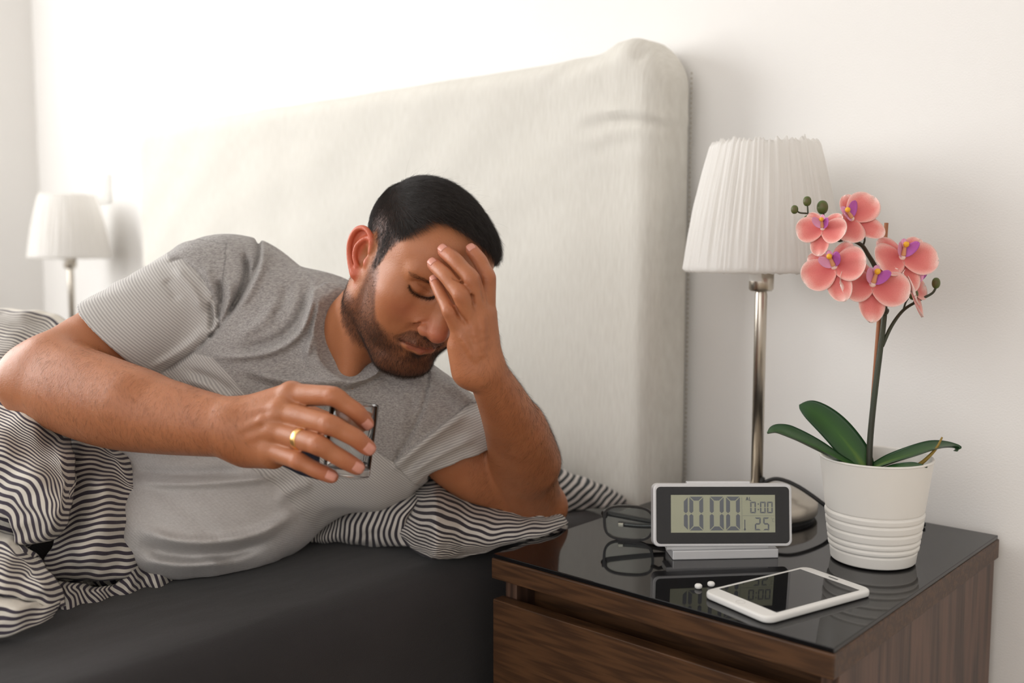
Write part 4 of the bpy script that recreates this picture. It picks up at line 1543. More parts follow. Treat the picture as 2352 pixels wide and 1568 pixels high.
# ---- torso under the shirt
SH_R, SH_L = P(490, 668, 1.310), P(945, 948, 1.290)
CH = P(735, 800, 1.315)
WA = P(255, 1118, 1.335)
AXT = (WA - CH) / np.linalg.norm(WA - CH)
SHD = (SH_L - SH_R) / np.linalg.norm(SH_L - SH_R)
NRM = np.cross(SHD, AXT)
NRM /= np.linalg.norm(NRM)
if NRM @ TOCAM < 0:
    NRM = -NRM


def torso_prims(sc, g, k):
    sc.add(flatcone(CH + AXT * 0.085, WA, 0.146 + g, 0.122 + g, NRM, 0.78), k)
    sc.add(flatcone(WA, WA + AXT * 0.12, 0.122 + g, 0.130 + g, NRM, 0.80), k)
    sc.add(cone(SH_R, CH, 0.062 + g, 0.076 + g), k)
    sc.add(cone(SH_L, CH, 0.052 + g, 0.080 + g), k)
    sc.add(cone(CH, NB, 0.078 + g, 0.047 + g), k)
    sc.add(ell(P(575, 648, 1.335), (0.050 + g,) * 3), k)


to = Sculpt((-1.55, 0.25, 0.50), (-0.75, 1.15, 1.06), 0.006)
torso_prims(to, -0.024, 0.03)
to.sub(cone(h2w((0.03, 0.035, -0.100)), h2w((-0.03, 0.062, -0.100)), 0.040, 0.046), 0.02)
to.D = np.maximum(to.D, (BED_Z + 0.004 - to.ax[2])[None, None, :].astype(np.float32))
tv, tq = to.mesh()
parts_v.append(tv)
parts_q.append(tq)
parts_t.append(arm_tone(tv))
off = 0
VV, QQ = [], []
for v_, q_ in zip(parts_v, parts_q):
    VV.append(v_)
    QQ.append(q_ + off)
    off += len(v_)
body = local(mesh_np('body', np.concatenate(VV), np.concatenate(QQ), M_SKIN, None, True, {'tone': np.concatenate(parts_t)}), man)

# ---- fingernails
def nail(joints):
    a, b = P(*joints[2][:3]), P(*joints[3][:3])
    r = joints[3][3]
    t = (b - a) / np.linalg.norm(b - a)
    nor = TOCAM + UPV * 0.30 - RGT * 0.10
    nor = nor - t * (nor @ t)
    nor /= np.linalg.norm(nor)
    sd = np.cross(t, nor)
    n, m_ = 9, 9
    V = []
    for lay in (0, 1):
        for i in range(n):
            for j in range(m_):
                s = -1 + 2 * i / (n - 1)
                ang = (-1 + 2 * j / (m_ - 1)) * 0.66 * (1 - 0.16 * max(0, abs(s)) ** 4)
                lon = b + t * (s * r * 0.72 - r * 0.12)
                rr_ = r * (1.05 if lay == 0 else 0.90) * (1 - 0.10 * max(0, s) ** 2)
                V.append(lon + nor * rr_ * math.cos(ang) + sd * rr_ * math.sin(ang) - nor * (0.10 * r * max(0, s) ** 2))
    F = []
    N = n * m_
    for i in range(n - 1):
        for j in range(m_ - 1):
            q = (i * m_ + j, i * m_ + j + 1, (i + 1) * m_ + j + 1, (i + 1) * m_ + j)
            F += [q, tuple(N + k for k in q[::-1])]
    ed = [(j, j + 1) for j in range(m_ - 1)] + [(i * m_ + m_ - 1, (i + 1) * m_ + m_ - 1) for i in range(n - 1)] + [((n - 1) * m_ + j + 1, (n - 1) * m_ + j) for j in range(m_ - 1)] + [((i + 1) * m_, i * m_) for i in range(n - 1)]
    F += [(q, p, N + p, N + q) for p, q in ed]
    return local(mesh_np('fingernail', V, F, M_NAIL, None, True), man)


for fd in (L_FING, R_FING):
    for j in fd.values():
        nail(j)

# ---- wedding band on the right ring finger
j = R_FING['ring']
a, b = P(*j[0][:3]), P(*j[1][:3])
t = (b - a) / np.linalg.norm(b - a)
rc = a + (b - a) * 0.60
x1, y1, z1 = frame(t, UPV)
bm = lathe_bm([(0.0098, -0.0038), (0.0109, -0.0038), (0.0112, -0.0025), (0.0112, 0.0025), (0.0109, 0.0038), (0.0098, 0.0038), (0.0098, -0.0038)], 40)
M = Matrix.Identity(4)
for i in range(3):
    M[i][0], M[i][1], M[i][2], M[i][3] = x1[i], y1[i], z1[i], rc[i]
bm.transform(M)
ring = local(from_bm('ring', bm, plain('gold', srgb(240, 192, 124), 0.3, 1.0), None, True), man)
ring['label'] = 'plain gold ring'
# ---- t-shirt
def capped(prim, pt, n):
    """keep only the side of the plane (pt, n) that n points away from"""
    fn, lo_, hi_ = prim
    n = np.asarray(n) / np.linalg.norm(n)

    def f(x, y, z):
        return np.maximum(fn(x, y, z), (x - pt[0]) * n[0] + (y - pt[1]) * n[1] + (z - pt[2]) * n[2])
    return f, lo_, hi_


def seg_union(pts, g):
    q = [P(*t[:3]) for t in pts]
    c = catmull(np.hstack([np.array(q), np.array([t[3] + g for t in pts])[:, None]]), 4)
    cs = [cone(a[:3], b[:3], a[3], b[3]) for a, b in zip(c[:-1], c[1:])]

    def fn(x, y, z):
        d = cs[0][0](x, y, z)
        for k_ in cs[1:]:
            d = np.minimum(d, k_[0](x, y, z))
        return d
    return fn, np.min([k_[1] for k_ in cs], 0), np.max([k_[2] for k_ in cs], 0)


def cuff(a, b, axis):
    ab = (b - a) / np.linalg.norm(b - a)
    n = np.cross(ab, FWD)          # the hem is seen edge-on
    n = n if n @ axis > 0 else -n
    return (a + b) / 2, n / np.linalg.norm(n)


RC, RN = cuff(P(203, 700, 1.235), P(350, 862, 1.215), P(92, 868, 1.182) - P(285, 782, 1.240))
LC, LN = cuff(P(960, 1088, 1.28), P(1128, 1028, 1.28), P(1185, 1118, 1.358) - P(945, 952, 1.285))
st = Sculpt((-1.58, 0.25, 0.48), (-0.73, 1.17, 1.075), 0.0024)
torso_prims(st, 0.004, 0.032)
# the belly sags onto the mattress
st.add(ell(P(520, 1165, 1.285), (0.10, 0.16, 0.085)), 0.06)
st.add(ell(P(850, 1015, 1.325), (0.090,) * 3), 0.05)
st.add(capped(seg_union([(520, 668, 1.315, .056)] + R_UP, 0.0115), RC, RN), 0.022)
st.add(capped(seg_union(L_ARM, 0.0125), LC, LN), 0.03)
st.sub(capped(seg_union(R_UP, 0.003), RC - RN * 0.045, -RN), 0.002)
st.sub(capped(seg_union(L_ARM, 0.003), LC - LN * 0.016, -LN), 0.002)
# neck opening
HOLE = seg_union([(813, 778, 1.195, .0515), (838, 715, 1.205, .0650), (880, 620, 1.21, .085)], 0.0)
hs = st.cut(HOLE[1] - 0.04, HOLE[2] + 0.04)
hd_ = HOLE[0](*st.xyz(hs)).astype(np.float32)
band = np.clip((0.0165 - hd_) / 0.003, 0, 1) * 0.0022
st.D[hs] -= band
# pleats and creases, as curves on the cloth
near = np.nonzero(np.abs(st.D) < 0.016)
gx = np.stack([st.ax[i][near[i]] for i in range(3)], 1).astype(np.float64)
pu, pv, pz = proj(gx)
pp = np.stack([pu, pv], 1)
disp = np.zeros(len(pp))


def fold(pts, w, amp, taper=True, gain=2.1):
    """a ridge (amp > 0) or a groove (amp < 0) along a smooth curve"""
    global disp
    c = catmull(pts, 5)
    best = np.full(len(pp), 1e9)
    tt = np.zeros(len(pp))
    for i, (a, b) in enumerate(zip(c[:-1], c[1:])):
        ab = b - a
        t = np.clip(((pp - a) @ ab) / (ab @ ab + 1e-9), 0, 1)
        d = np.hypot(pp[:, 0] - a[0] - t * ab[0], pp[:, 1] - a[1] - t * ab[1])
        m_ = d < best
        best = np.where(m_, d, best)
        tt = np.where(m_, (i + t) / (len(c) - 1), tt)
    f = gain * amp * np.exp(-(best / w) ** 2)
    if taper:
        f = f * np.clip(np.sin(math.pi * np.clip(tt, 0.02, 0.98)) * 1.8, 0, 1)
    disp += f


fold([(724, 650), (714, 705), (690, 762), (650, 796), (600, 813), (540, 819), (480, 818)], 9, 0.0050)
fold([(708, 655), (698, 705), (672, 752), (632, 782), (585, 797), (530, 804)], 11, -0.0040)
fold([(738, 668), (727, 725), (712, 785), (706, 826)], 7, 0.0030)
fold([(728, 690), (716, 742), (706, 790)], 6, -0.0030)
fold([(545, 838), (610, 866), (690, 877), (770, 876), (850, 858), (884, 838)], 12, 0.0040)
fold([(560, 862), (640, 893), (720, 900)], 14, -0.0030)
fold([(792, 898), (838, 882), (886, 852)], 5.0, -0.0026)
fold([(786, 888), (838, 870), (884, 842)], 7, 0.0030)
fold([(593, 545), (592, 598), (568, 655), (533, 707), (500, 757), (484, 772)], 5, -0.0035, False)
fold([(604, 560), (603, 605), (580, 660), (546, 712)], 9, 0.0030)
fold([(562, 575), (566, 632), (546, 682), (517, 730)], 8, -0.0065)
fold([(503, 640), (508, 690), (499, 742)], 7, -0.0050)
fold([(525, 640), (528, 690), (512, 735)], 9, 0.0035)
fold([(480, 690), (487, 730), (484, 762)], 6, -0.0045)
fold([(368, 858), (400, 838), (450, 803), (484, 771), (504, 745)], 4.5, -0.0032, True)
fold([(340, 850), (392, 820), (440, 786), (474, 750)], 9, 0.0025)
fold([(470, 610), (482, 650), (488, 690)], 10, 0.0020)
fold([(393, 600), (420, 596), (460, 634), (483, 672), (499, 710), (502, 752)], 3.5, -0.0018, False)
fold([(398, 612), (440, 660), (470, 720)], 10, 0.0030)
fold([(380, 640), (410, 690)], 12, -0.0025)
fold([(640, 690), (600, 740), (540, 775)], 14, 0.0025)
fold([(660, 650), (650, 700), (620, 730)], 12, -0.0020)
fold([(430, 850), (490, 872), (540, 905)], 9, -0.0030)
fold([(420, 868), (480, 890), (530, 925)], 10, 0.0030)
fold([(300, 1106), (420, 1110), (540, 1104), (640, 1096)], 11, 0.0055)
fold([(300, 1086), (430, 1088), (560, 1082)], 14, -0.0040)
fold([(310, 1212), (400, 1240), (500, 1243), (600, 1222), (690, 1170)], 14, 0.0060)
fold([(310, 1248), (400, 1272), (520, 1270), (620, 1242)], 14, -0.0060)
fold([(320, 1285), (420, 1298), (540, 1288)], 12, 0.0040)
fold([(630, 1150), (680, 1120), (720, 1110)], 14, 0.0020)
fold([(984, 858), (966, 950), (906, 1060)], 4, -0.0022, False)
fold([(900, 1080), (985, 1010), (1085, 940)], 9, 0.0035)
fold([(915, 1092), (990, 1035), (1090, 972)], 9, -0.0013)
fold([(938, 1092), (1010, 1045), (1100, 1000)], 9, 0.0030)
fold([(1010, 890), (1050, 925), (1090, 950)], 12, -0.0030)
fold([(1030, 870), (1070, 905), (1105, 930)], 10, 0.0025)
fold([(940, 900), (950, 960), (930, 1010)], 14, -0.0020)
disp += 0.0008 * np.sin(gx @ np.array([70, 40, 55.0]) + 2.5 * np.sin(gx @ np.array([-33, 61, 28.0])))
st.D[near] -= disp.astype(np.float32)
st.sub(HOLE, 0.003)
st.add(cone(P(770, 885, 1.262), P(850, 892, 1.262), 0.030, 0.030), 0.02)
st.sub(cone(h2w((0.02, 0.045, -0.104)), h2w((-0.02, 0.060, -0.104)), 0.019, 0.022), 0.008)
st.D = np.maximum(st.D, (BED_Z + 0.002 - st.ax[2])[None, None, :].astype(np.float32))
sv, sq = st.mesh()


def poly_sd(q, poly):
    """signed distance to a closed outline, positive inside"""
    poly = np.asarray(poly, float)
    d = np.full(len(q), 1e9)
    ins = np.zeros(len(q), bool)
    for a, b in zip(poly, np.roll(poly, -1, 0)):
        ab = b - a
        t = np.clip(((q - a) @ ab) / (ab @ ab), 0, 1)
        d = np.minimum(d, np.hypot(q[:, 0] - a[0] - t * ab[0], q[:, 1] - a[1] - t * ab[1]))
        c = ((a[1] > q[:, 1]) != (b[1] > q[:, 1])) & (q[:, 0] < (b[0] - a[0]) * (q[:, 1] - a[1]) / (b[1] - a[1] + 1e-12) + a[0])
        ins ^= c
    return np.where(ins, d, -d)


su, sv_, _ = proj(sv)
q2 = np.stack([su, sv_], 1)
heather = poly_sd(q2, [(300, 430), (393, 600), (420, 594), (460, 633), (483, 671), (499, 709), (503, 755), (446, 812), (486, 820), (530, 865), (572, 918), (860, 1035), (903, 1062), (1078, 928), (1300, 900), (1300, 400)])
plainp = poly_sd(q2, [(-200, 900), (380, 960), (470, 1010), (540, 1051), (566, 1068), (640, 1122), (722, 1214), (700, 1500), (-200, 1500)])
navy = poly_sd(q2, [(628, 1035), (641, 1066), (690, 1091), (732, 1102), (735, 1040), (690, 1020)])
# stripes run round the sleeves and along the chest band
axr = (P(*R_UP[0][:3]) - P(*R_UP[-1][:3]))
axr /= np.linalg.norm(axr)
axl = (P(*L_ARM[0][:3]) - P(*L_ARM[-1][:3]))
axl /= np.linalg.norm(axl)
bnd = P(722, 1214, 1.24) - P(540, 1051, 1.22)
bnd /= np.linalg.norm(bnd)
acr = np.cross(bnd, NRM)
acr /= np.linalg.norm(acr)
wr = (poly_sd(q2, [(150, 500), (520, 560), (503, 748), (452, 803), (352, 866), (100, 900)]) > 0) * 1.0
wl = (poly_sd(q2, [(905, 1064), (1080, 925), (1300, 900), (1200, 1200), (950, 1110)]) > 0) * 1.0
stripe = (sv @ RN) * wr + (sv @ LN) * wl + (sv @ acr) * (1 - wr) * (1 - wl)
nt = NT('jersey', 0.9, 0, None, 0.15)
co = nt.coord()
he = nt.noise(420.0, 4.0, nt.scaled(co, (1.0, 0.35, 1.6)), 0.7)
hea = nt.ramp(he, [(0.32, srgb(132, 128, 127)), (0.68, srgb(184, 180, 177))])
pla = nt.ramp(he, [(0.3, srgb(186, 182, 180)), (0.7, srgb(202, 199, 197))])
sw = nt.math('SINE', nt.math('MULTIPLY', nt.attr('stripe'), 2 * math.pi / 0.0030))
str_ = nt.mix(nt.math('MULTIPLY_ADD', sw, 0.5, 0.5), srgb(168, 164, 162), srgb(206, 203, 199))
def gate(name, w=1.2):
    return nt.math('MULTIPLY_ADD', nt.attr(name), 0.5 / w, 0.5)
def clampn(x):
    nd = nt.n('ShaderNodeClamp')
    nt.l(x, nd.inputs[0])
    return nd.outputs[0]
c1_ = nt.mix(clampn(gate('heather')), str_, hea)
c2_ = nt.mix(clampn(gate('plain')), c1_, pla)
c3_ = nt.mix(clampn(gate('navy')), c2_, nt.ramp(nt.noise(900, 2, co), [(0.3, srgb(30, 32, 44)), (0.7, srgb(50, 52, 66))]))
nt.base(c3_)
seamh = nt.math('ABSOLUTE', nt.attr('heather'))
seam_ = nt.math('MULTIPLY', nt.math('LESS_THAN', seamh, 1.6), -1.0)
seam2 = nt.math('MULTIPLY', nt.math('LESS_THAN', nt.math('ABSOLUTE', nt.attr('plain')), 1.4), -1.0)
rib = nt.math('MULTIPLY', sw, 0.12)
nt.bump(nt.math('ADD', nt.math('ADD', nt.math('MULTIPLY', nt.noise(1100.0, 2.0, co), 0.6), rib), nt.math('ADD', seam_, seam2)), 0.0008, 0.7)
nt.b.inputs['Sheen Weight'].default_value = 0.12
M_JERSEY = nt.m
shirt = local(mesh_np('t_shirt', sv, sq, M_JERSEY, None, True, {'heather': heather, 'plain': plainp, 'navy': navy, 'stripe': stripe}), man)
shirt['label'] = 'grey t-shirt with striped sleeves and chest band'
# ---- hair, beard, brows, lashes and the hair of the arms
NV = len(hv)
nrm_all = np.empty(len(body.data.vertices) * 3, np.float32)
body.data.vertex_normals.foreach_get('vector', nrm_all)
nrm_all = nrm_all.reshape(-1, 3).astype(np.float64)
if np.mean(np.einsum('ij,ij->i', nrm_all[:NV], (h2w(hv) - HC))) < 0:
    nrm_all = -nrm_all
hn = nrm_all[:NV] @ HM      # head-local normals
nt = NT('hair_fibre', 0.48, 0, srgb(34, 25, 20), 0.35)
M_HAIR = nt.m
nt = NT('beard_fibre', 0.5, 0, srgb(54, 38, 30), 0.35)
M_BEARD = nt.m
nt = NT('arm_hair_fibre', 0.5, 0, srgb(58, 38, 28), 0.3)
M_ARMHAIR = nt.m


def unit(a):
    return a / (np.linalg.norm(a, axis=-1, keepdims=True) + 1e-12)


def grow(p, n, comb, L, lift, bend, k=6, jitter=0.12, r0=6e-5, local_head=True):
    """strands leaving the skin at p, rising along n and laid over towards comb"""
    N = len(p)
    c = unit(comb - n * np.einsum('ij,ij->i', comb, n)[:, None] * 0.9)
    c = unit(c + rng.normal(0, jitter, (N, 3)))
    n2 = unit(n + rng.normal(0, jitter, (N, 3)))
    s = np.linspace(0, 1, k)
    out = np.empty((N, k, 3))
    for i, t in enumerate(s):
        out[:, i] = p - n * 0.0004 + (n2 * (lift * (t - 0.5 * bend * t * t))[:, None] + c * ((1 - lift) * t + 0.5 * lift * bend * t * t)[:, None]) * L[:, None] if np.ndim(lift) else \
            p - n * 0.0004 + (n2 * lift * (t - 0.5 * bend * t * t) + c * ((1 - lift) * t + 0.5 * lift * bend * t * t)) * L[:, None]
    return (h2w(out.reshape(-1, 3)).reshape(out.shape) if local_head else out), r0 * np.linspace(1, 0.25, k)


# head hair
sel = np.nonzero((hairline(hv) > 0.0) & (np.abs(hv[:, 0]) < 0.0775) & (hv[:, 2] > -0.035))[0]

rep = np.repeat(sel, 3)
p = hv[rep] + rng.normal(0, 0.0006, (len(rep), 3))
n = unit(hn[rep])
hl = hairline(p)
top = sstep(0.052, 0.088, p[:, 2] + 0.10 * np.clip(p[:, 1], -0.06, 0.08))
frontw = sstep(0.0, 0.075, p[:, 1])
comb = (1 - top)[:, None] * np.array([0.0, 0.55, -0.80]) + top[:, None] * np.array([-0.35, 0.95, 0.05])
comb = comb + (sstep(-0.02, -0.08, p[:, 1]) * (1 - top))[:, None] * np.array([0.0, -0.4, -0.5])
L = (0.0030 + 0.11 * np.clip(hl, 0, 0.05)) * (1 - top) + (0.019 + 0.014 * frontw) * top
L *= rng.uniform(0.75, 1.1, len(L))
lift = 0.30 + 0.38 * top * (0.4 + 0.6 * frontw)
clump = 0.35 * np.sin(p @ np.array([310, 190, 120.0]) + 3 * np.sin(p @ np.array([90, -140, 60.0])))
comb = comb + clump[:, None] * top[:, None] * np.array([0.5, -0.2, 0.3])
keep = rng.uniform(0, 1, len(p)) < np.clip(0.30 + hl / 0.012, 0, 1)
pts, rad = grow(p[keep], n[keep], comb[keep], L[keep], lift[keep], 1.15, 7, 0.10, 8.5e-5)
o = hair_strands('hair', pts, rad, M_HAIR, None)
local(o, man)
# a few loose flyaway hairs at the quiff
sel = np.nonzero((hairline(hv) > 0.005) & (hv[:, 2] > 0.085))[0]
sel = rng.choice(sel, 60)
pts, rad = grow(hv[sel], unit(hn[sel]), np.tile([-0.3, 0.9, 0.2], (60, 1)), rng.uniform(0.028, 0.046, 60), 0.75, 0.8, 8, 0.35, 4e-5)
local(hair_strands('loose_hair', pts, rad, M_HAIR, None), man)

# beard and moustache
cand = np.nonzero((b_m > 0.05) & (hv[:, 2] > -0.135) & (hv[:, 1] > -0.06))[0]
rep = np.repeat(cand, 3)
keep = rng.uniform(0, 1, len(rep)) < b_m[rep] * 0.62
rep = rep[keep]
p = hv[rep] + rng.normal(0, 0.0006, (len(rep), 3))
n = unit(hn[rep])
low = sstep(-0.045, -0.085, p[:, 2])
ctr = sstep(0.03, 0.06, p[:, 1])
comb = np.stack([0.25 * np.sign(p[:, 0]) * (1 - ctr), 0.35 + 0.15 * ctr, -0.9 + 0 * ctr], 1)
mo = (p[:, 2] > -0.0645) & (p[:, 1] > 0.06)
comb[mo] = np.stack([np.sign(p[mo, 0]) * 0.6, 0 * p[mo, 0] + 0.25, 0 * p[mo, 0] - 0.8], 1)
L = (0.0026 + 0.0036 * low + 0.0018 * ctr) * rng.uniform(0.6, 1.15, len(p))
L[mo] = 0.0058 * rng.uniform(0.6, 1.1, mo.sum())
pts, rad = grow(p, n, comb, L, 0.42, 0.7, 4, 0.28, 6e-5)
local(hair_strands('beard', pts, rad, M_BEARD, None), man)

# eyebrows
for s in (1, -1):
    line = snap([(s * 0.014, 0.0920, 0.0175), (s * 0.0257, 0.0866, 0.0205), (s * 0.0368, 0.0825, 0.0240), (s * 0.0470, 0.0765, 0.0262), (s * 0.0500, 0.0735, 0.0265)])
    d = polydist(hv, line)
    along = np.clip((np.abs(hv[:, 0]) - 0.014) / 0.040, 0, 1)
    cand = np.nonzero((d < 0.0054 - 0.0032 * along) & (hv[:, 0] * s > 0.010))[0]
    rep = np.repeat(cand, 3)
    p = hv[rep] + rng.normal(0, 0.0005, (len(rep), 3))
    pts, rad = grow(p, unit(hn[rep]), np.tile([s * 0.9, -0.3, 0.15], (len(p), 1)), rng.uniform(0.004, 0.007, len(p)), 0.25, 0.8, 4, 0.25, 5e-5)
    local(hair_strands('eyebrow', pts, rad, M_HAIR, None), man)
    # lashes resting on the cheek
    c = catmull(LASH * np.array([s, 1, 1]) + np.array([0, 0.0006, 0]), 5)
    c = np.repeat(c, 3, 0) + rng.normal(0, 0.0003, (3 * len(c), 3))
    nn = np.tile([0.0, 0.75, -0.65], (len(c), 1)) + np.stack([s * (np.abs(c[:, 0]) - 0.034) * 25, 0 * c[:, 0], 0 * c[:, 0]], 1)
    pts, rad = grow(c, unit(nn), np.tile([s * 0.25, 0.4, -0.2], (len(c), 1)), rng.uniform(0.0060, 0.0095, len(c)), 0.75, 0.7, 5, 0.16, 9e-5)
    local(hair_strands('eyelashes', pts, rad, M_HAIR, None), man)

# arms: fine dark hair lying along the forearms and the back of the left hand
o0 = NV
LV, RV = av, rv
for v_, o_, axis_pts, sel_rect, cnt, down in ((LV, NV, L_FORE, None, 8500, 1), (RV, NV + len(av), R_FORE, None, 6500, 1)):
    nn = nrm_all[o_:o_ + len(v_)]
    q = [P(*t[:3]) for t in axis_pts]
    ax_ = q[0] - q[-1]
    Lf = np.linalg.norm(ax_)
    ax_ /= Lf
    t = ((v_ - q[-1]) @ ax_) / Lf
    d = np.linalg.norm(v_ - q[-1] - (t * Lf)[:, None] * ax_, axis=1)
    face = nn @ TOCAM
    outer = nn @ (RGT * 0.6 + UPV * 0.5 + TOCAM * 0.6 if o_ == NV else UPV * 0.5 + TOCAM * 0.8)
    w = sstep(-0.30, 0.0, t) * sstep(1.05, 0.7, t) * np.clip(0.25 + outer, 0.03, 1) * (d < 0.06)
    w *= np.where(t < -0.02, sstep(0.9, 0.2, np.abs(t) * 5) * 0.9, 1.0)
    w = np.clip(w, 0, None)
    idx = rng.choice(len(v_), cnt, p=w / w.sum())
    p = v_[idx] + rng.normal(0, 0.0006, (cnt, 3))
    n = unit(nn[idx])
    side = np.cross(ax_, n)
    comb = ax_ * 0.55 * (1 if o_ == NV else -0.6) + side * (0.75 if o_ == NV else -0.5) - UPV * 0.25
    wav = np.sin(p @ np.array([90, 70, 110.0]))[:, None] * 0.4
    pts, rad = grow(p, n, comb + ax_ * wav, rng.uniform(0.005, 0.0115, cnt), 0.30, 1.0, 5, 0.22, 4.2e-5, False)
    local(hair_strands('arm_hair', pts, rad, M_ARMHAIR, None), man)
# ------------------------------------------------------------------ striped bedding
def ticking(name, dark, light, period=0.0082):
    nt = NT(name, 0.88, 0, None, 0.2)
    s = nt.math('SINE', nt.math('MULTIPLY', nt.attr('stripe'), 2 * math.pi / period))
    f = nt.math('MULTIPLY_ADD', s, 2.6, 0.62)
    nd = nt.n('ShaderNodeClamp')
    nt.l(f, nd.inputs[0])
    w = nt.noise(800.0, 2.0, nt.coord())
    lt = nt.mix(nt.math('MULTIPLY', w, 0.10), light, dark)
    nt.base(nt.mix(nd.outputs[0], dark, lt))
    nt.bump(nt.math('ADD', nt.math('MULTIPLY', w, 0.3), nt.noise(70.0, 4.0, nt.coord())), 0.0025, 0.55)
    nt.b.inputs['Sheen Weight'].default_value = 0.1
    return nt.m


M_TICK = ticking('striped_cotton', srgb(72, 66, 76), srgb(222, 216, 205))
M_TICK2 = ticking('striped_cotton_pillow', srgb(58, 54, 60), srgb(206, 200, 192), 0.0088)
M_TICK3 = ticking('striped_cotton_rear', srgb(66, 70, 72), srgb(214, 208, 204), 0.0092)


def pxd(d):
    """a direction on the picture plane: (right, down)"""
    return RGT * d[0] - UPV * d[1]


def resample(row, m_):
    c = catmull(np.array(row, float), 8)
    L = np.concatenate([[0], np.cumsum(np.linalg.norm(np.diff(c, axis=0), axis=1))])
    t = np.linspace(0, L[-1], m_)
    return np.stack([np.interp(t, L, c[:, k_]) for k_ in range(c.shape[1])], 1)


def sheet(rows, depth, thick=0.02, wrinkle=0.0012, seed=0, m_=56, per=9, phase=0.0, wob=2.2):
    """a piece of cloth whose printed lines run along the rows; depth(u, v) says how far it lies"""
    G = np.array([resample(r, m_) for r in rows])             # rows x m x 2
    D = np.stack([catmull(G[:, j], per) for j in range(m_)], 1)
    n_ = D.shape[0]
    du_, dv_ = D[..., 0].copy(), D[..., 1].copy()
    D[..., 1] += wob * (np.sin(du_ * 0.045 + 0.6 * np.sin(dv_ * 0.05) + seed) + 0.6 * np.sin(du_ * 0.11 + dv_ * 0.03 + 2 * seed))
    D[..., 0] += wob * (np.sin(dv_ * 0.05 + 0.7 * np.sin(du_ * 0.04) + 2 * seed) + 0.5 * np.sin(dv_ * 0.12 - du_ * 0.04))
    d = depth(D[..., 0], D[..., 1])
    X = CAM + d[..., None] * (RGT * ((D[..., 0:1] - CX) / FPX) - UPV * ((D[..., 1:2] - CY) / FPX) + FWD)
    step = np.linalg.norm(np.diff(X, axis=0), axis=2).mean(1)
    srow = np.concatenate([[0], np.cumsum(step)]) + phase
    a = X.reshape(-1, 3)
    w = np.sin(a @ np.array([70, 95, 60.0]) + 2.4 * np.sin(a @ np.array([-42, 38, 66.0]) + seed) + seed) + 0.6 * np.sin(a @ np.array([150, -90, 170.0]) + 2 * np.sin(a @ np.array([80, 60, -90.0]) + seed))
    X = X - FWD * (wrinkle * w.reshape(n_, m_))[..., None]
    # the edges roll under
    e = np.minimum(np.minimum(np.arange(n_)[:, None], n_ - 1 - np.arange(n_)[:, None]) / (0.10 * n_), np.minimum(np.arange(m_)[None], m_ - 1 - np.arange(m_)[None]) / (0.09 * m_))
    e = np.clip(e, 0, 1)
    roll = 1 - np.sqrt(1 - (1 - e) ** 2 + 1e-9)
    X = X + FWD * (thick * 0.8 * roll)[..., None]
    B = X + FWD * (thick * (0.10 + 0.90 * e))[..., None]
    st_ = np.repeat(srow[:, None], m_, 1)
    V = np.concatenate([X.reshape(-1, 3), B.reshape(-1, 3)])
    idx = np.arange(n_ * m_).reshape(n_, m_)
    q = np.stack([idx[:-1, :-1], idx[:-1, 1:], idx[1:, 1:], idx[1:, :-1]], -1).reshape(-1, 4)
    N = n_ * m_
    b = np.concatenate([idx[0, :], idx[1:, -1], idx[-1, -2::-1], idx[-2:0:-1, 0]])
    b2 = np.roll(b, -1)
    rim = np.stack([b2, b, b + N, b2 + N], 1)
    if np.dot(np.cross(V[q[5, 1]] - V[q[5, 0]], V[q[5, 3]] - V[q[5, 0]]), FWD) > 0:
        q, rim = q[:, ::-1], rim[:, ::-1]
    return V, np.concatenate([q, q[:, ::-1] + N, rim]), np.concatenate([st_.ravel(), st_.ravel()])


def crop(rows, sc, ox, oy):
    return [[(ox + x / sc, oy + y / sc) for x, y in r] for r in rows]


